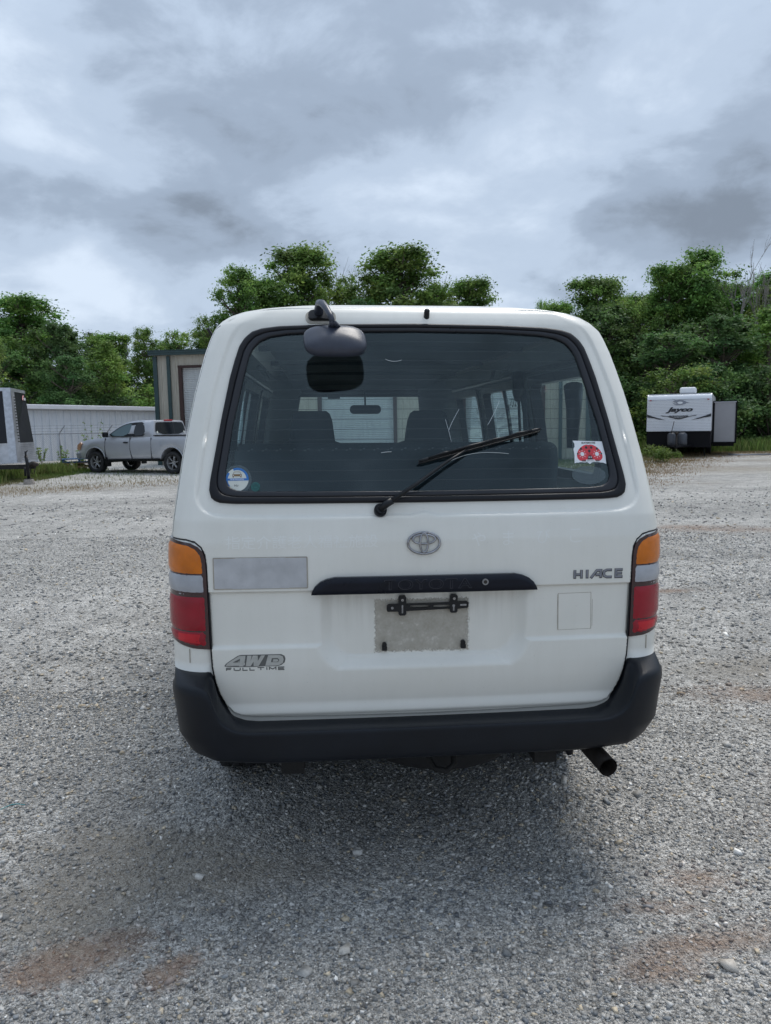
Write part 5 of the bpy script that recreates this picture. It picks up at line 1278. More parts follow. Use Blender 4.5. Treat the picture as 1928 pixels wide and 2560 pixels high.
# centre group
tree('tall', -9.4, 52, 12.3, 2.3, 'airy tree left of the big one over the van roof', GC)
tree('broad', -5.9, 54, 13.9, 4.3, 'big dense tree above the mirror on the van roof', GC)
tree('broad', -8.4, 53, 11.6, 3.2, 'left flank of the big dense tree above the mirror', GC, rz=4.0)
tree('light', -4.2, 52, 10.9, 1.7, 'yellow green tree low beside the big dense one over the van roof', GC)
tree('light', -.6, 52.5, 10.9, 1.6, 'yellow green tree low left of the big round tree over the van roof', GC)
tree('tall', 3.7, 53.5, 11.4, 1.9, 'right flank of the big round tree over the van roof', GC)
tree('loose', -2.9, 57, 12.6, 1.5, 'thin see through tree between the two big crowns', GC)
tree('broad', 1.5, 54, 13.7, 5.0, 'big round tree above the middle of the van roof', GC, rz=2.0)
tree('broad', 6.7, 56, 11.9, 3.4, 'smaller tree right of the big round one over the van roof', GC)
deadtree(-3.4, 60, 14.4, 'bare twigs standing between the two big crowns over the van', 5)
deadtree(5.2, 60, 13.6, 'bare twiggy tree behind the smaller crown over the van roof', 6)
tree('dark', -1.5, 52, 10.0, 2.3, 'dark tree half hidden by the van roof between the big crowns', GC)
tree('loose', 12.8, 60, 11.0, .9, 'tip of a tree just showing over the right end of the van roof', GC)
# right group
tree('broad', 16.6, 50, 9.6, 3.0, 'mid green tree filling the middle of the right tree line', GRt)
tree('dark', 19.4, 49.5, 10.4, 3.2, 'dark full tree under the tall bare one on the right', GRt)
tree('broad', 22.6, 49.5, 10.2, 3.0, 'mid green full tree between the bare twigs and the right edge', GRt)
tree('broad', 26.2, 50, 11.0, 3.2, 'full tree right at the picture edge, behind the yellow green one', GRt)
tree('dark', 13.6, 46, 8.6, 2.6, 'dark full tree below the bright feathery one', GRt)
tree('broad', 11.6, 50, 9.2, 2.4, 'tree half hidden by the right shoulder of the van roof', GRt)
tree('broad', 13.4, 48, 10.4, 3.3, 'bright feathery tree beside the right shoulder of the van', GRt)
tree('loose', 15.6, 46, 8.7, 1.7, 'low light tree between the feathery tree and the tall one with bare twigs', GRt)
tree('broad', 17.8, 47, 10.9, 2.9, 'left half of the tall pair of trees behind the travel trailer', GRt, rz=.6)
tree('tall', 20.2, 47, 11.9, 2.7, 'right half of the tall pair of trees behind the travel trailer', GRt, rz=3.6)
deadtree(20.8, 44.5, 12.6, 'tall bare tree standing out above the right wood', 9, .22)
deadtree(23.4, 46, 11.0, 'bare twigs right of the tall bare tree', 12, .25)
tree('light', 24.0, 47, 9.6, 2.4, 'yellow green tree at the right picture edge', GRt)
tree('dark', 26.0, 49, 9.9, 2.5, 'dark tree at the far right edge', GRt)
tree('dark', 12.3, 44, 7.2, 2.3, 'dark tree left of the travel trailer, beside the van', GRt)
tree('dark', 18.5, 41, 7.0, 2.8, 'dark mass of tree right behind the slide out of the travel trailer', GRt)
tree('light', 21.6, 42, 7.6, 2.6, 'olive tree with drooping boughs right of the travel trailer', GRt)
tree('dark', 15.4, 40.5, 6.2, 2.4, 'dark tree straight behind the travel trailer roof', GRt)
tree('dark', 25.0, 41, 6.9, 2.6, 'dark tree low at the right picture edge', GRt)
SHL = ['dark shrub low at the left picture edge above the cargo trailer', 'dark shrub above the nose of the cargo trailer', 'mid green shrub right of the cargo trailer, above the white roof', 'dark shrub above the middle of the white metal roof', 'mid green shrub above the white roof, over the truck bonnet', 'dark shrub beside the corner of the tan building',
 'dark shrub just right of the van, level with its rear window', 'mid green shrub just left behind the travel trailer', 'dark shrub behind the middle of the travel trailer', 'dark shrub behind the slide-out', 'mid green shrub just right of the slide-out', 'dark shrub at the right picture edge near the ground', 'mid green shrub half hidden by the right rear pillar of the van', 'dark shrub cut off by the right picture edge', 'taller mid green shrub left above the travel trailer roof', 'taller dark shrub above and right of the slide-out', 'taller dark shrub above the travel trailer air conditioner', 'taller dark shrub above the left marker light of the travel trailer', 'taller mid green shrub above the right picture edge']
for i, (x, y, H, r_, kd) in enumerate([(-29, 47, 4.8, 3.2, 'bushd'), (-25, 45, 4.6, 3, 'bushd'), (-21, 45.5, 4.4, 3, 'bush'), (-17.5, 46, 4.2, 3, 'bushd'), (-14.2, 47.5, 4.4, 3, 'bush'), (-11, 48, 5, 3, 'bushd'), (11, 41, 4.4, 2.6, 'bushd'), (14.2, 38, 4.1, 2.6, 'bush'), (17.2, 38.2, 4.3, 2.7, 'bushd'), (20, 38.6, 4.2, 2.8, 'bushd'), (23, 38.4, 4.4, 2.8, 'bush'), (26, 39, 4.8, 3, 'bushd'), (9, 44, 4.8, 3, 'bush'), (29, 41, 5.2, 3.2, 'bushd'), (12.5, 43.5, 6, 2.6, 'bush'), (22, 45, 7, 3, 'bushd'), (18, 44.5, 7, 3, 'bushd'), (15.2, 43.8, 6.4, 2.8, 'bushd'), (26.5, 44.5, 7, 3, 'bush')]):
    side = 'left' if x < 0 else 'right'
    tree(kd, x, y, H, r_, SHL[i], 'undergrowth along the wood edge on the ' + side, 'shrub', 'shrub')
# wood behind everything, reads as one mass
rs = np.random.default_rng(77); lob = []
for i in range(520):
    x = rs.uniform(-52, -7) if i % 2 else rs.uniform(9, 52); y = rs.uniform(52, 60) if abs(x) < 28 else rs.uniform(38, 55)
    z = rs.uniform(0, 5.6 if x < 0 else 7.2); lob.append((x, y, z, rs.uniform(1.2, 1.9)))
for i in range(420):                                   # the wood goes on beyond both picture edges
    a_ = rs.uniform(-22, 42); sg_ = 1 if i % 2 else -1; rr_ = rs.uniform(56, 66)
    lob.append((sg_ * rr_ * math.cos(R(a_)), rr_ * math.sin(R(a_)) + 4, rs.uniform(0, 7.0), rs.uniform(1.5, 2.4)))
P, F, C = leaf_cloud(lob, 13, .20, rs, GRD)
tag(mk('far_wood', P, F, M['leaf'], None, False, cols=C), 'dark wood filling the gaps behind the tree line', kind='stuff')

# ================================================================ BUILDINGS
def panelmat(name, c, c2, rough=.5, streak=6.0):
    m_, t, b = newmat(name); tcn = t.nodes.new('ShaderNodeTexCoord')
    mp = t.nodes.new('ShaderNodeMapping'); mp.inputs['Scale'].default_value = (3, 3, .35); t.links.new(tcn.outputs['Object'], mp.inputs[0])
    f = noise(mp.outputs[0], streak, 6, .6, .2, tree=t); rp = t.nodes.new('ShaderNodeValToRGB'); t.links.new(f, rp.inputs[0])
    rp.color_ramp.elements[0].position = .32; rp.color_ramp.elements[0].color = (*c2, 1); rp.color_ramp.elements[1].position = .62; rp.color_ramp.elements[1].color = (*c, 1)
    t.links.new(rp.outputs[0], b.inputs['Base Color']); b.inputs['Roughness'].default_value = rough; return m_
M['tan'] = panelmat('tan_siding', (.50, .46, .38), (.39, .355, .29)); M['gtrim'] = pm('green_trim', (.030, .065, .066), .45, var=.25, vscale=3)
M['rolldoor'] = panelmat('white_roll_door', (.62, .635, .63), (.52, .53, .53)); M['jamb'] = pm('rusty_brown_jamb', (.055, .025, .020), .6, var=.3)
M['wsiding'] = panelmat('white_siding', (.66, .69, .74), (.55, .58, .63)); M['wroof'] = pm('white_roof_metal', (.72, .73, .77), .4, var=.1, vscale=2)
M['concrete'] = pm('concrete', (.33, .30, .27), .9, var=.35, vscale=14, bump=.4)
tb0 = empty('tan_building', (-9.4, 31.0, 0), -math.atan2(2.0, 17.9)); tag(tb0, 'tan metal building with green trim and white roll-up doors, standing ahead of the van', 'building')
BL = 17.5; DOORS = [(1.02, 4.25), (6.80, 9.98), (12.6, 15.8)]; EH = 4.55; DH = 4.0
def rib_panel(x0, x1, z0, z1, mat, name='wall_panel', parent=tb0, y=0.0, pitch=.30):
    n_ = max(1, round((x1 - x0) / pitch)); P = []
    for k in range(n_):
        a = x0 + (x1 - x0) * k / n_; p = (x1 - x0) / n_
        P += [(a, 0), (a + p * .72, 0), (a + p * .78, -.03), (a + p * .92, -.03), (a + p * .98, 0)]
    P.append((x1, 0)); V = [(x, y + d, z) for z in (z0, z1) for x, d in P]; m_ = len(P)
    return mk(name, V, [(i, i + 1, m_ + i + 1, m_ + i) for i in range(m_ - 1)], mat, parent, False)
x = 0.0
while x < BL - .01:
    x1 = min(BL, x + .9); z0 = .0
    mid_ = [d for d in DOORS if x < d[1] - .01 and x1 > d[0] + .01]
    if mid_:
        d = mid_[0]
        if x < d[0] - .02: rib_panel(x, d[0], 0, EH, M['tan']); x1 = d[0]
        elif x1 > d[1] + .02 and x < d[1] - .02: x1 = d[1]; rib_panel(x, x1, DH, EH, M['tan'])
        else: rib_panel(x, x1, DH, EH, M['tan'])
    else: rib_panel(x, x1, 0, EH, M['tan'])
    x = x1
for i, d in enumerate(DOORS):
    P = []; nz = 54
    for k in range(nz): z = DH * k / nz; P += [(z, .10), (z + DH / nz * .5, .065), (z + DH / nz * .9, .10)]
    P.append((DH, .10)); V = [(xx, y_, z) for xx in (d[0] + .1, d[1] - .1) for z, y_ in P]; m_ = len(P)
    mk('roll_door', V, [(k, k + 1, m_ + k + 1, m_ + k) for k in range(m_ - 1)], M['rolldoor'], tb0, False)
    mb = MB(); mb.box((d[0] + .06, .0, DH / 2), (.14, .16, DH)); mb.box((d[1] - .06, .0, DH / 2), (.14, .16, DH)); mb.box(((d[0] + d[1]) / 2, .0, DH + .02), (d[1] - d[0] + .04, .16, .10)); mb.build('door_frame', M['jamb'], tb0)
mb = MB(); mb.box((BL / 2, 6.0, EH + .30), (BL + .3, 12.6, .06), Matrix.Rotation(R(2.2), 3, 'X')); mb.build('roof', M['gtrim'], tb0)
mb = MB(); mb.box((BL / 2, -.16, EH + .02), (BL + .34, .20, .17)); mb.box((BL / 2, -.17, EH + .12), (BL + .38, .26, .03)); mb.build('gutter', M['gtrim'], tb0)
for nme, cx, w_ in (('corner_trim', .04, .16), ('corner_trim', BL - .04, .16), ('downspout', .62, .13), ('downspout', 16.4, .13)):
    mb = MB(); mb.box((cx, -.06 if nme == 'corner_trim' else -.09, (EH - .1) / 2), (w_, .10, EH - .1)); mb.build(nme, M['gtrim'], tb0)
mb = MB(); mb.quad((0, 0, 0), (0, 12, 0), (0, 12, EH), (0, 0, EH)); mb.quad((BL, 0, 0), (BL, 12, 0), (BL, 12, EH), (BL, 0, EH)); mb.quad((0, 12, 0), (BL, 12, 0), (BL, 12, EH), (0, 12, EH)); mb.build('side_wall', M['tan'], tb0)
# white low building
ang = math.atan2(9.0, 3.72)
wb = empty('white_building', (-18.72, 32.0, 0), ang); tag(wb, 'long low white metal building behind the chain-link fence', 'building')
WL = 15.2; WH = 2.56
k = 0; x = 0
while x < WL: 
    x1 = x + .46; P = [(x, 0), (x1 - .05, 0), (x1 - .045, -.055), (x1 - .012, -.055), (x1, 0)]; V = [(a, d, z) for z in (0, WH) for a, d in P]
    mk('wall_panel', V, [(i, i + 1, 6 + i, 5 + i) for i in range(4)], M['wsiding'], wb, False); x = x1
mb = MB(); mb.box((WL / 2, -.12, WH + .10), (WL + .6, .40, .22)); o = mb.build('fascia', M['wroof'], wb); bevel(o, .03)
mb = MB(); mb.box((WL / 2, -.02, WH - .03), (WL + .4, .14, .06)); mb.build('eave_flashing', pm('grey_flashing', (.33, .34, .37), .5), wb)  # strip below the fascia, darker grey than the roof metal
mb = MB(); mb.box((WL / 2, 3.0, WH + .24), (WL + .5, 6.4, .05), Matrix.Rotation(R(1.0), 3, 'X')); mb.build('roof', M['wroof'], wb)
mb = MB(); mb.quad((0, 0, 0), (0, 6, 0), (0, 6, WH), (0, 0, WH)); mb.quad((0, 6, 0), (WL, 6, 0), (WL, 6, WH), (0, 6, WH)); mb.build('side_wall', M['wsiding'], wb)
# fence
M['galv'] = pm('galvanised', (.30, .31, .33), .45, .7, var=.2); fx = empty('chain_link_fence', (-20.5, 32.0, 0), math.atan2(1.0, 6.1)); tag(fx, 'chain-link fence with angled barbed wire arms in front of the white building', 'fence')
FL = 14.4; FH = 1.36
for px_ in (.2, 3.2, 6.18, 8.2, 11.2, 14.2):
    p = MB(); p.tube([(px_, 0, 0), (px_, 0, FH + .02)], .032, 8); p.tube([(px_, 0, FH), (px_ + .28, -.10, FH + .36)], .022, 6); p.build('post', M['galv'], fx, True)
mb = MB(); mb.tube([(0, 0, FH), (FL, 0, FH)], .022, 6); mb.build('top_rail', M['galv'], fx, True)
for q in (0.30, .65, .98):
    MB().tube([(0 + .28 * q, -.10 * q, FH + .36 * q), (FL, -.10 * q, FH + .36 * q)], .006, 4).build('barbed_wire', M['galv'], fx)
V = []; F = []; st_ = .062; hw_ = .0032
for sg in (1, -1):
    for i in range(int((FL + FH) / (st_ * 1.414)) + 1):
        a0 = i * st_ * 1.414; x0_, x1_ = (a0, a0 - FH) if sg > 0 else (a0 - FH, a0)
        z0_, z1_ = 0.0, FH
        if x0_ < 0: z0_ = -x0_; x0_ = 0
        if x1_ < 0: z1_ = FH + x1_; x1_ = 0
        if x0_ > FL: z0_ = x0_ - FL; x0_ = FL
        if x1_ > FL: z1_ = FH - (x1_ - FL); x1_ = FL
        if z1_ <= z0_: continue
        b_ = len(V); V += [(x0_ - hw_, .0, z0_), (x0_ + hw_, .0, z0_), (x1_ + hw_, .0, z1_), (x1_ - hw_, .0, z1_)]; F.append((b_, b_ + 1, b_ + 2, b_ + 3))
tag(mk('chain_link_mesh', V, F, M['galv'], fx, False), kind='stuff')
# saplings climbing the fence
def weed(x, y, h, label, seed):
    rs = np.random.default_rng(seed); tb = MB(); P = []
    for k in range(7):
        a = rs.random() * 6.28; e_ = (.22 * h * math.cos(a), .22 * h * math.sin(a), h * (.6 + .4 * rs.random())); tb.tube([(0, 0, 0), (e_[0] * .4, e_[1] * .4, e_[2] * .5), e_], [.010, .008, .004], 4)
        for q in range(5): P.append((e_[0] * (.4 + .13 * q), e_[1] * (.4 + .13 * q), e_[2] * (.35 + .14 * q), .09))
    o = empty('weed', (x, y, 0)); tb.build('stem', M['deadwood'], o); V, F, C = leaf_cloud(P, 160, .035, rs, GRL); mk('leaves', V, F, M['leaf'], o, False, cols=C); return tag(o, label, 'weed')
weed(-14.9, 32.2, 1.0, 'thin weed growing against the fence left of its first post', 3); weed(-13.2, 32.3, .9, 'thin weed against the fence between its post and the truck', 4); weed(-12.4, 31.6, 2.0, 'tall bare stemmed weed behind the truck bonnet', 5)
weed(-12.6, 29.0, 1.0, 'leafy weed standing beside the pallet stack', 8)
# pallets
M['wood'] = pm('pallet_wood', (.40, .27, .16), .8, col2=(.26, .18, .11), vscale=9, bump=.3); M['woodgrey'] = pm('grey_wood', (.30, .26, .21), .85, var=.3, vscale=9); M['palletblue'] = pm('blue_paint_wood', (.02, .09, .22), .7, var=.4, vscale=12)
def pallet(x, y, z, rz, mat, label):
    o = empty('pallet', (x, y, z), rz)
    proto = MB(); proto.box((0, 0, 0), (1.2, .10, .02)); pb = proto.build('deck_board', mat, o); 
    for k in range(7):
        b_ = pb if k == 0 else link(pb.copy(), o); b_.parent = o; b_.location = (0, -.45 + .15 * k, .13)
    for k in range(3): b_ = link(pb.copy(), o); b_.parent = o; b_.name = 'bottom_board'; b_.location = (0, -.42 + .42 * k, .01)
    pr_ = MB(); pr_.box((0, 0, 0), (.05, 1.0, .09)); st = pr_.build('stringer', mat, o)
    for k in range(3): b_ = st if k == 0 else link(st.copy(), o); b_.parent = o; b_.location = (-.56 + .56 * k, 0, .07)
    return tag(o, label, 'pallet', 'pallets stacked by the truck')
pallet(-11.75, 28.3, .0, .25, M['wood'], 'bottom wooden pallet of the stack by the truck front'); pallet(-11.7, 28.35, .15, .05, M['wood'], 'second wooden pallet up in the stack by the truck front'); pallet(-11.65, 28.3, .30, .35, M['palletblue'], 'blue pallet on top of the stack by the truck front'); pallet(-12.9, 28.1, .0, .6, M['woodgrey'], 'weathered grey pallet lying in the grass left of the stack')
# ================================================================ PICKUP
M['silver'] = pm('silver_paint', (.50, .515, .545), .32, .25, var=.06, vscale=2, coat=.6); M['dglass'] = pm('dark_vehicle_glass', (.012, .016, .020), .05, spec=.6); M['tglass'] = pm('greenish_vehicle_glass', (.085, .14, .155), .06, spec=.7)
M['alloy'] = pm('alloy_rim', (.50, .50, .50), .35, .6, var=.15); M['chromeb'] = pm('bumper_grey', (.30, .32, .34), .4, .4)
M['tailred'] = pm('lamp_red', (.40, .015, .02), .2, coat=.8); M['tailamb'] = pm('lamp_amber', (.50, .28, .16), .25, coat=.8)
tk = empty('pickup_truck', (-5.70, 25.25, 0), math.atan2(1.51, -3.31)); tk.scale = (.985,) * 3
tag(tk, 'silver extended cab pickup truck parked in front of the tan building corner', 'pickup truck')
def arcpts(cx, cz, r_, a0, a1, n=14): return [(cx + r_ * math.cos(R(a0 + (a1 - a0) * k / (n - 1))), cz + r_ * math.sin(R(a0 + (a1 - a0) * k / (n - 1)))) for k in range(n)]
def extr(name, outline, hw, mat, parent, taper=lambda x, z: 1.0, inset=.04, step=.09):
    """side profile extruded across the width, softened towards the sides"""
    V2_, F_ = tri2d(resample(outline, .15), (), step); n_ = len(V2_); bd_ = boundary(F_)
    ctr = V2_.mean(0); tw = np.array([taper(a, b_) for a, b_ in V2_])
    e_ = np.array(resample(outline, .05)); d = np.sqrt(((V2_[:, None] - e_[None]) ** 2).sum(2)).min(1); dome = inset * (sst(d / .12) - 1)
    Lf = np.stack([V2_[:, 0], (hw * tw + dome), V2_[:, 1]], 1); Rt = Lf * (1, -1, 1)
    fc_ = [tuple(int(i) for i in f[::-1]) for f in F_] + [tuple(int(i) + n_ for i in f) for f in F_] + [(a, b_, b_ + n_, a + n_) for a, b_ in bd_]
    o = mk(name, np.concatenate([Lf, Rt]), fc_, mat, parent, True)
    sm = np.ones(len(fc_), bool); sm[2 * len(F_):] = True; o.data.polygons.foreach_set('use_smooth', sm)
    o.modifiers.new('edge', 'EDGE_SPLIT').split_angle = R(45)
    return o
ro, fo = 1.15, 4.65
prof = [(0.02, .62), (.30, .58), (ro - .47, .56)] + arcpts(ro, .42, .49, 165, 15) + [(ro + .52, .50), (fo - .55, .46)] + arcpts(fo, .42, .49, 165, 15) + [(fo + .52, .50), (5.52, .50), (5.56, .70), (5.50, .96), (5.38, 1.10), (5.1, 1.17), (4.5, 1.235), (4.15, 1.26), (3.0, 1.27), (1.96, 1.27), (1.92, 1.315), (.02, 1.30)]
tp = lambda x, z: 1.0 - .05 * max(0, (x - 4.6) / .9) ** 2 * 2 - .04 * max(0, (z - 1.0) / .3) - .02 * max(0, (.75 - z) / .3)
extr('body', prof, .98, M['silver'], tk, tp)
cab = [(4.28, 1.25), (4.05, 1.36), (3.66, 1.60), (3.35, 1.74), (3.05, 1.815), (2.6, 1.845), (2.2, 1.84), (2.04, 1.80), (1.95, 1.26)]
ct_ = lambda x, z: 1.0 - .30 * max(0, z - 1.25)
extr('cab', cab, .955, M['silver'], tk, ct_, .05)
def TS(x, z, o, s=-1): x = np.asarray(x, float); z = np.asarray(z, float); return np.stack([x, (-s) * (.955 * (1 - .30 * np.maximum(0, z - 1.25)) - .012 + o), z], 1)
TSL = lambda x, z, o: TS(x, z, o, -1)   # left (driver) side = +y local
TSR = lambda x, z, o: TS(x, z, o, 1)
for S_, sfx in ((TSL, 0), (TSR, 1)):
    slab('window_surround', smoothpoly([(4.07, 1.285), (3.62, 1.575), (3.32, 1.70), (3.0, 1.765), (2.36, 1.785), (2.22, 1.30), (3.0, 1.275)], 1), M['blackpl'], tk, S_, (), None, .006, .010)
    slab('side_window', smoothpoly([(3.96, 1.305), (3.60, 1.545), (3.30, 1.67), (3.06, 1.725), (2.95, 1.735), (3.06, 1.30)], 1), M['tglass'], tk, S_, (), None, .002, .014)
    slab('side_window', smoothpoly([(2.85, 1.31), (2.80, 1.745), (2.42, 1.755), (2.30, 1.33)], 1), M['dglass'], tk, S_, (), None, .002, .014)
def TB(x, z, o, s=1): x = np.asarray(x, float); z = np.asarray(z, float); return np.stack([x, s * (.98 - .04 * np.maximum(0, (z - 1.0) / .3) * .98 + o), z], 1)
for s in (1, -1):
    Bm = lambda x, z, o, s=s: TB(x, z, o, s)
    for ln in ([(4.12, .50), (4.14, .9), (4.12, 1.24)], [(2.98, 1.26), (2.98, .85), (2.90, .50)], [(2.04, 1.24), (2.03, .8), (2.02, .52)]):
        slab('door_seam', stroke(ln, .014), M['ink'], tk, Bm, (), None, .03, .012)
    slab('door_handle', rrect(3.06, 1.06, 3.26, 1.10, .02), M['blackpl'], tk, Bm, (), None, .03, .035)
    slab('fuel_door' if s > 0 else 'panel_seam', ellipse(1.62, 1.04, .085, .075, 20) , pm('seam_silver', (.46, .48, .51), .35, .3), tk, Bm, (), None, .03, .010)
    slab('sill_trim', [(ro + .52, .46), (fo - .53, .43), (fo - .53, .49), (ro + .52, .53)], M['blackpl'], tk, Bm, (), None, .02, .004)
    mb = MB(); mb.box((fo - .56, s * .90, .40), (.03, .26, .34)); mb.build('mud_flap', M['blackpl'], tk)
    mb = MB(); mb.box((3.98, s * 1.08, 1.36), (.14, .20, .19)); bevel(mb.build('wing_mirror', M['blackpl'], tk), .04)
    mb = MB(); P = arcpts(ro, .42, .50, 170, 10, 20); mb.tube([(x_, s * .965, z_) for x_, z_ in P], .02, 5); P = arcpts(fo, .42, .50, 170, 10, 20); mb.tube([(x_, s * .965, z_) for x_, z_ in P], .02, 5); mb.build('arch_lip', M['silver'], tk, True)
    slab('headlight', [(5.40, .80), (5.50, .84), (5.47, 1.0), (5.33, 1.10), (5.27, 1.04)], M['tailamb'], tk, lambda x, z, o, s=s: TB(x, z, o, s) * (1, .955, 1), (), None, .04, .02)
    slab('tail_light', rrect(.02, .80, .12, 1.22, .03), M['tailred'], tk, Bm, (), None, .05, .008)
    for cx in (ro, fo):
        mb = MB(); mb.lathe([(0, .001), (0, .50)], 'y', 20, (cx, s * .60, .42)); mb.lathe([(0, .50), (.34 * s, .50)], 'y', 20, (cx, s * .60, .42)); mb.v = [(a, b_, max(c, .52)) for a, b_, c in mb.v]; mb.build('wheel_well', M['underbody'], tk)
mb = MB(); mb.box((5.50, 0, .62), (.22, 1.86, .24)); bevel(mb.build('front_bumper', M['chromeb'], tk), .06)
mb = MB(); mb.box((-.04, 0, .62), (.20, 1.8, .20)); bevel(mb.build('rear_bumper', M['chromeb'], tk), .04)
def rearmap(y, z, o): y = np.asarray(y, float); z = np.asarray(z, float); return np.stack([1.955 + (z - 1.3) * .165 - .006 - o, -y, z], 1)
slab('rear_window', smoothpoly([(-.80, 1.345), (.80, 1.345), (.72, 1.745), (.60, 1.77), (-.60, 1.77), (-.72, 1.745)], 1), M['dglass'], tk, rearmap, (), None, .004, .012)
slab('window_bar', [(.16, 1.345), (.185, 1.345), (.185, 1.765), (.16, 1.765)], M['ink'], tk, rearmap, (), None, .002, .016)
slab('window_sticker', ellipse(-.70, 1.42, .035, .045, 14), M['whitecr'], tk, rearmap, (), None, .001, .0155); slab('window_sticker', ellipse(.70, 1.42, .035, .045, 14), M['whitecr'], tk, rearmap, (), None, .001, .0155)
mb = MB(); mb.box((2.06, 0, 1.835), (.05, .42, .05)); bevel(mb.build('brake_light', M['tailred'], tk), .01)
mb = MB(); mb.box((.98, 0, .90), (1.86, 1.72, .02)); mb.box((.02, 0, 1.05), (.06, 1.70, .48)); mb.build('truck_bed', M['silver'], tk)
mb = MB(); mb.box((.98, .90, 1.315), (1.9, .10, .03)); mb.box((.98, -.90, 1.315), (1.9, .10, .03)); mb.build('bed_rail', M['blackpl'], tk)
mb = MB(); mb.box((2.8, 0, .48), (4.6, 1.0, .16)); mb.tube([(ro, -.8, .38), (ro, .8, .38)], .05, 8); mb.tube([(fo, -.8, .38), (fo, .8, .38)], .05, 8); mb.build('chassis', M['underbody'], tk)
def twheel(cx, s):
    w_ = wheel(tk, (cx, s * .84, .38), .38, .25, 1, M['alloy'], 'wheel', 6); w_.rotation_euler = (0, 0, math.pi / 2 * s); return w_
for cx in (ro, fo):
    for s in (1, -1): twheel(cx, s)
# ================================================================ CARGO TRAILER
M['tblack'] = pm('black_trailer_skin', (.014, .015, .020), .4, var=.25, vscale=3, coat=.1, spec=.3)
m_, t, b = newmat('diamond_plate'); tcn = t.nodes.new('ShaderNodeTexCoord'); vv = t.nodes.new('ShaderNodeTexVoronoi'); vv.inputs['Scale'].default_value = 26; vv.inputs['Randomness'].default_value = .15; t.links.new(tcn.outputs['Object'], vv.inputs['Vector'])
bn = t.nodes.new('ShaderNodeBump'); bn.inputs['Strength'].default_value = .7; bn.inputs['Distance'].default_value = .01; t.links.new(vv.outputs['Distance'], bn.inputs['Height']); t.links.new(bn.outputs[0], b.inputs['Normal'])
rp = t.nodes.new('ShaderNodeValToRGB'); t.links.new(noise(tcn.outputs['Object'], 3, 5, .6, tree=t), rp.inputs[0]); rp.color_ramp.elements[0].position = .35; rp.color_ramp.elements[0].color = (.42, .43, .45, 1); rp.color_ramp.elements[1].position = .65; rp.color_ramp.elements[1].color = (.60, .61, .64, 1)
t.links.new(rp.outputs[0], b.inputs['Base Color']); b.inputs['Metallic'].default_value = .75; b.inputs['Roughness'].default_value = .38; M['diamond'] = m_
M['alu'] = pm('aluminium_trim', (.58, .60, .64), .35, .7, var=.25, vscale=10, bump=.2, bscale=30)
tr0 = empty('cargo_trailer', (0, 0, 0)); tag(tr0, 'black enclosed cargo trailer with silver stone guard, tongue on a jack at left', 'trailer')
tip_b, tip_t = Vector((-10.90, 22.0, .60)), Vector((-11.05, 22.2, 2.80)); rb, rtp = Vector((-10.92, 23.3, .60)), Vector((-11.50, 24.0, 2.80)); lb, ltp = Vector((-13.3, 21.6, .56)), Vector((-13.3, 21.6, 2.84))
def bil(a, b_, c, d, u, v): return (a * (1 - u) + b_ * u) * (1 - v) + (d * (1 - u) + c * u) * v
def tpan(name, A, B_, C_, D_, u0, u1, v0, v1, mat, off):
    n_ = (B_ - A).cross(D_ - A).normalized(); P = [bil(A, B_, C_, D_, u, v) + n_ * off for u, v in ((u0, v0), (u1, v0), (u1, v1), (u0, v1))]; Q = [p - n_ * .03 for p in P]
    return mk(name, [tuple(p) for p in P + Q], [(0, 1, 2, 3), (0, 4, 5, 1), (1, 5, 6, 2), (2, 6, 7, 3), (3, 7, 4, 0)], mat, tr0, False)
Lq = (lb, tip_b, tip_t, ltp); Rq = (tip_b, rb, rtp, tip_t)
tpan('side_skin', *Lq, 0, 1, .26, .955, M['tblack'], 0.0); tpan('stone_guard', *Lq, 0, 1, 0, .26, M['diamond'], .004); tpan('top_rail', *Lq, 0, 1, .955, 1.0, M['alu'], .02)
tpan('nose_skin', *Rq, 0, 1, .26, .955, M['tblack'], 0.0); tpan('stone_guard', *Rq, 0, 1, 0, .26, M['diamond'], .004); tpan('top_rail', *Rq, 0, 1, .955, 1.0, M['alu'], .02)
tpan('nose_trim', *Lq, .91, 1.0, .0, .955, M['alu'], .016); tpan('nose_trim', *Rq, 0, .22, .0, .955, M['diamond'], .014)
n_ = (rb - tip_b).cross(tip_t - tip_b).normalized()
V = []; mbr = MB()
for k in range(16):
    p = bil(*Rq, .16, .28 + k * .04) + n_ * .02; mbr.box(tuple(p), (.03, .03, .03))
mbr.build('rivets', M['exh'], tr0)['kind'] = 'stuff'
mbr = MB()
for k in range(9):
    a, b_ = bil(*Rq, .25, .03 + k * .026) + n_ * .006, bil(*Rq, .98, .03 + k * .026) + n_ * .006; mbr.tube([tuple(a), tuple(b_)], .006, 4)
mbr.build('guard_ribs', M['galv'], tr0)['kind'] = 'stuff'
lg = [bil(*Rq, u, v) + n_ * .012 for u, v in ((.72, .87), (.78, .92), (.86, .93), (.84, .90), (.80, .895), (.78, .86), (.74, .85))]
mk('brand_mark', [tuple(p) for p in lg], [(0, 1, 2, 3, 4, 5, 6)], M['pink'], tr0, False)
for v0_ in (.878, .858): lg = [bil(*Rq, u, v) + n_ * .013 for u, v in ((.82, v0_), (.95, v0_), (.95, v0_ + .012), (.82, v0_ + .012))]; mk('brand_mark', [tuple(p) for p in lg], [(0, 1, 2, 3)], M['white'], tr0, False)
mk('box_rear', [tuple(p) for p in (lb, ltp, rtp, rb, Vector((-15, 25.5, .58)), Vector((-15, 25.5, 2.82)))], [(3, 4, 5, 2), (4, 0, 1, 5)], M['tblack'], tr0, False)
mk('roof', [tuple(p) for p in (ltp, tip_t, rtp, Vector((-15, 25.5, 2.83)))], [(0, 1, 2, 3)], M['alu'], tr0, False)
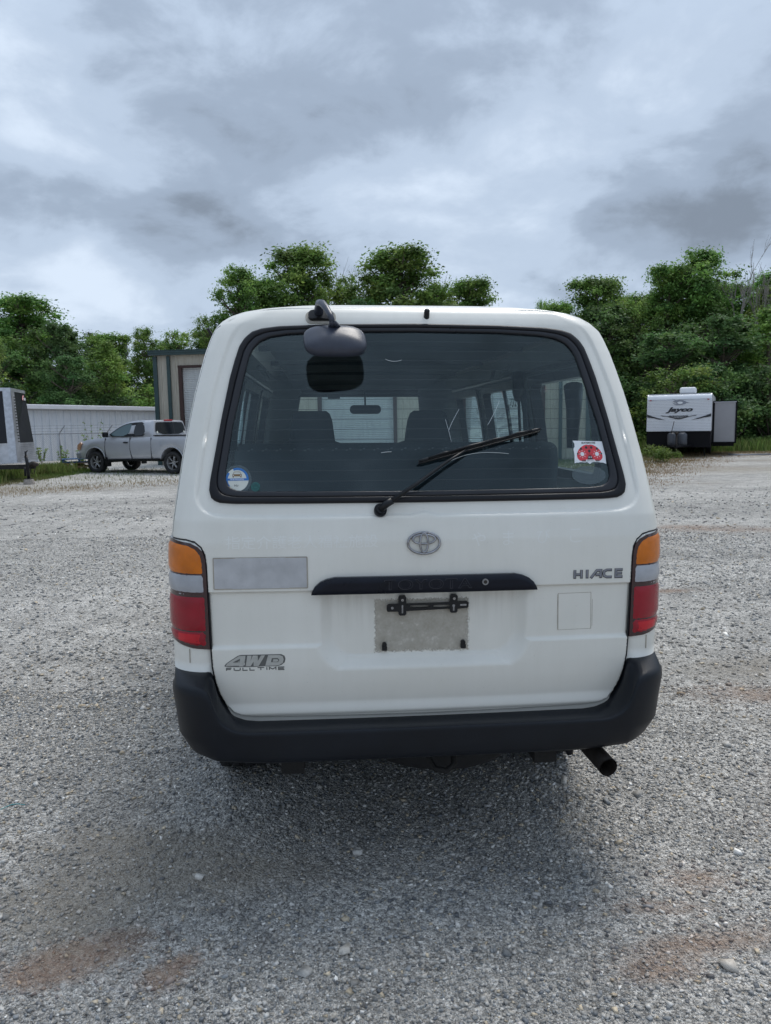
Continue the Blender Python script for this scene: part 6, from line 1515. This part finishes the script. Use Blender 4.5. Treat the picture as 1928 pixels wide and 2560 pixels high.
mk('underfloor', [tuple(p) for p in (lb, tip_b, rb, Vector((-15, 25.5, .58)))], [(0, 3, 2, 1)], M['underbody'], tr0, False)
mb = MB(); mb.box((0, 0, 0), (2.9, .08, .13), Matrix.Rotation(math.atan2(.32, 2.7), 3, 'Z')); mb.v = [(a - 11.55, b_ + 21.25, c + .50) for a, b_, c in mb.v]; mb.build('tongue', M['underbody'], tr0)
mb = MB(); mb.tube([(-10.95, 23.0, .52), (-10.25, 21.55, .52)], .055, 6); mb.build('tongue', M['underbody'], tr0)
mb = MB(); mb.tube([(-10.32, 21.42, .54), (-10.12, 21.38, .57), (-10.0, 21.36, .56)], [.07, .085, .05], 8); mb.box((-10.14, 21.38, .62), (.10, .08, .06)); mb.tube([(-10.05, 21.36, .52), (-10.10, 21.3, .30), (-10.2, 21.3, .32), (-10.22, 21.38, .50)], .012, 5); mb.build('coupler', M['exh'], tr0, True)
mb = MB(); mb.box((-10.55, 21.25, .50), (.05, .05, .02)); mb.tube([(-10.22, 21.15, .82), (-10.20, 21.15, .60), (-10.17, 21.12, .17)], .045, 10); mb.tube([(-10.21, 21.12, .78), (-10.20, 21.1, .95)], .025, 6); mb.tube([(-10.21, 21.12, .90), (-10.12, 21.05, .97)], .014, 5); mb.tube([(-10.30, 21.2, .50), (-10.30, 21.2, .24)], .03, 6); mb.box((-10.17, 21.12, .165), (.16, .16, .02)); mb.build('tongue_jack', M['blackpl'], tr0, True)
for k in range(2): 
    w_ = wheel(tr0, (-14.6 - .0, 22.2 + k * .9, .36), .36, .22, 1, M['rim']); w_.rotation_euler = (0, 0, R(-82))
mb = MB(); mb.lathe([(0, .15), (.02, .155), (.14, .13), (.15, .12), (.15, .001)], 'z', 14, (-10.17, 21.12, 0)); tag(mb.build('concrete_block', M['concrete'], None), 'round concrete block under the jack of the black cargo trailer', 'concrete block')
# ================================================================ TRAVEL TRAILER
M['rvwhite'] = pm('travel_trailer_skin', (.78, .80, .84), .35, var=.05, vscale=2, coat=.3); M['rvblack'] = pm('travel_trailer_black', (.007, .007, .009), .6, var=.3, spec=.15); M['rvgrey'] = pm('slide_out_grey', (.34, .335, .35), .5, var=.08, vscale=1.5); M['rvside'] = pm('trailer_side', (.50, .51, .54), .4, var=.2)
M['rvgroove'] = pm('siding_groove', (.36, .37, .41), .5)
rv = empty('travel_trailer', (11.86, 30.0, 0), R(-25)); tag(rv, 'white travel trailer with horizontal siding, black skirt and one slide-out', 'travel trailer')
RW, RZ0, RZM, RZT = 1.21, .40, 1.05, 2.55
fp = []                                             # front profile (y, z): slight slope, rounded top
for z in np.linspace(RZM, 2.30, 30): fp.append((-(z - RZM) * .06 * -1, z))
for q in np.linspace(0, 90, 8): fp.append((.075 + .22 * (1 - math.cos(R(q))), 2.30 + .24 * math.sin(R(q))))
V = [(x_, y_, z_) for x_ in (-RW, RW) for y_, z_ in fp]; m_ = len(fp)
mk('front_wall', V, [(i, m_ + i, m_ + i + 1, i + 1) for i in range(m_ - 1)], M['rvwhite'], rv, True)
mb = MB()
for k in range(21):
    z = 1.09 + k * .0615; y_ = (z - RZM) * .06; mb.box((0, y_ - .006, z), (2 * RW - .02, .014, .008))
    pass
o = mb.build('siding_ribs', M['rvgroove'], rv); o['kind'] = 'stuff'
RL = 7.0
mb = MB(); mb.box((0, .30 + RL / 2, (RZM + 2.52) / 2), (2 * RW, RL, 2.52 - RZM)); mb.box((0, RL / 2 + .2, 2.535), (2 * RW - .1, RL, .03)); mb.build('side_wall', M['rvside'], rv)
V = []
for s in (-1, 1): V += [(s * RW, y_, z_) for y_, z_ in fp] + [(s * RW, .35, 2.54), (s * RW, .35, RZM)]
k_ = m_ + 2; mk('side_cap', V, [tuple(range(k_)), tuple(range(k_, 2 * k_))[::-1]], M['rvside'], rv, False)
mb = MB(); mb.box((0, .12 + .6, (RZ0 + RZM) / 2), (2 * RW - .01, 1.3, RZM - RZ0)); mb.box((0, 4.0, .70), (2 * RW - .02, 6.6, .68)); mb.build('skirt', M['rvblack'], rv)
for s in (-1, 1):
    mb = MB(); P = [(s * RW, y_ - .012, z_) for y_, z_ in fp]; mb.tube([P[0], *P[::3], P[-1]], .018, 5); mb.build('corner_trim', M['rvblack'], rv, True)
def RF(x_, z_, o): x_ = np.asarray(x_, float); z_ = np.asarray(z_, float); return np.stack([x_, (z_ - RZM) * .06 - .020 - o, z_], 1)
V, F = text_geo('Jayco', width=1.02, height=.24, bold=.045, shear=.35); mk('lettering', RF(V[:, 0] + .02, V[:, 1] + 1.89, np.full(len(V), .004)), F, M['ink'], rv, False)
bird = [(-.30, .17), (-.16, .10), (-.02, .115), (.12, .10), (.24, .03), (.36, -.015), (.24, -.02), (.20, -.06), (.08, -.095), (-.10, -.095), (-.20, -.075), (-.27, -.02), (-.19, -.03), (-.12, -.045), (-.14, .0), (-.24, .04), (-.28, .08), (-.18, .06), (-.20, .10)]
slab('bird_emblem', [(x_ + .03, z_ + 2.19) for x_, z_ in bird], M['badge'], rv, RF, (), None, .002, .004)
slab('bird_eye', ellipse(.04, 2.185, .10, .045, 20), M['white'], rv, RF, (), None, .002, .007)
for s in (-1, 1):
    slab('swoosh', [(s * x_, z_) for x_, z_ in [(1.20, 1.74), (1.20, 1.62), (.95, 1.58), (.70, 1.52), (.48, 1.50), (.70, 1.56), (.95, 1.64)]], M['ink'], rv, RF, (), None, .002, .004)
merged('chevron', [[(-.62, 1.655), (-.40, 1.625), (-.12, 1.54), (0, 1.52), (.12, 1.54), (.40, 1.625), (.62, 1.655), (.70, 1.69), (.38, 1.65), (.08, 1.575), (0, 1.565), (-.08, 1.575), (-.38, 1.65), (-.70, 1.69)], stroke([(-.36, 1.66), (-.06, 1.60), (.06, 1.60), (.36, 1.66)], .018), stroke([(-.26, 1.67), (-.04, 1.63), (.04, 1.63), (.26, 1.67)], .016), stroke([(-.36, 1.665), (.36, 1.665)], .014)], M['ink'], rv, .004, .002, RF)
for s in (-1, 1): slab('marker_light', rrect(s * 1.08 - .04, 2.28, s * 1.08 + .04, 2.315, .01), M['tailred'], rv, RF, (), None, .02, .02)
mb = MB(); mb.box((.28, 1.1, 2.69), (.62, .75, .26)); bevel(mb.build('air_conditioner', M['white'], rv), .08, 3)
# tongue, gas bottles, jack
mb = MB()
for s in (-1, 1): mb.tube([(s * .55, .1, .48), (0, -1.15, .46)], .05, 6)
mb.tube([(0, -1.1, .46), (0, -1.35, .47)], .05, 6); mb.build('tongue', M['rvblack'], rv)
for s in (-1, 1):
    mb = MB(); mb.lathe([(.50, .001), (.50, .17), (.60, .185), (.92, .18), (1.0, .10), (1.0, .001)], 'z', 18, (s * .19, -.42, 0)); mb.build('gas_bottle_cover', pm('cover_grey', (.055, .06, .072), .4), rv, True)
mb = MB(); mb.tube([(0, -.80, .0), (0, -.80, .95)], .035, 8); mb.box((0, -.80, .98), (.14, .14, .08)); mb.tube([(-.22, -.6, .95), (-.12, -.6, 1.45)], .014, 5); mb.build('tongue_jack', M['exh'], rv, True)
for x_ in (-.95, .95): mb = MB(); mb.tube([(x_, .5, .45), (x_ * 1.05, .45, 0)], .03, 6); mb.build('stabiliser', M['rvblack'], rv)
for s in (-1, 1):
    for y_ in (3.6, 4.5): wheel(rv, (s * 1.05, y_, .34), .34, .2, s, M['rim'])
so = MB(); so.box((RW + .45, 2.9, 1.38), (.90, 2.8, 1.66)); so.build('slide_out', M['rvgrey'], rv)
mb = MB()
for cx, cz, dx_, dz_ in ((RW + .05, 1.38, .08, 1.72), (RW + .90, 1.38, .06, 1.72), (RW + .47, 2.22, .92, .06), (RW + .47, .54, .92, .06)): mb.box((cx, 1.495, cz), (dx_, .04, dz_))
mb.build('slide_out_trim', M['rvblack'], rv); mb = MB(); mb.box((RW + .47, 1.49, 2.20), (.86, .05, .03)); mb.build('slide_out_flashing', M['rvside'], rv)
mb = MB(); mb.box((RW + .45, 2.9, .46), (.80, 2.6, .14)); mb.build('slide_out_rails', M['rvblack'], rv)
# small things by the travel trailer
mb = MB(); mb.tube([(14.1, 30.4, .06), (14.5, 30.2, .05), (15.7, 30.1, .05)], .035, 6); tag(mb.build('drain_pipe', M['galv'], None, True), 'pale pipe lying on the gravel below the slide-out', 'pipe')
rs = np.random.default_rng(5); V, F, C = leaf_cloud([(rs.normal() * .32, rs.normal() * .25, .22 + .28 * rs.random(), .22) for _ in range(22)], 900, .035, rs, np.array([(.12, .19, .04), (.15, .22, .05)]))
bs = empty('round_weed', (10.0, 26.6, 0)); mk('foliage', V, F, M['leaf'], bs, False, cols=C); MB().tube([(0, 0, 0), (.02, 0, .3)], .02, 5).build('stem', M['deadwood'], bs); tag(bs, 'round yellow green weed in the dry grass left of the travel trailer tongue', 'shrub')
# string on the gravel
P = [(-1.66 + .016 * k, 2.76 + .008 * k + .010 * math.sin(k * .9), float(gh(-1.66, 2.8)) + .016 + .004 * math.sin(k)) for k in range(12)]
tag(MB().tube(P, .0016, 5).build('string', pm('teal_string', (.03, .30, .32), .6), None, True), 'short teal string lying on the gravel at the left edge', 'string')
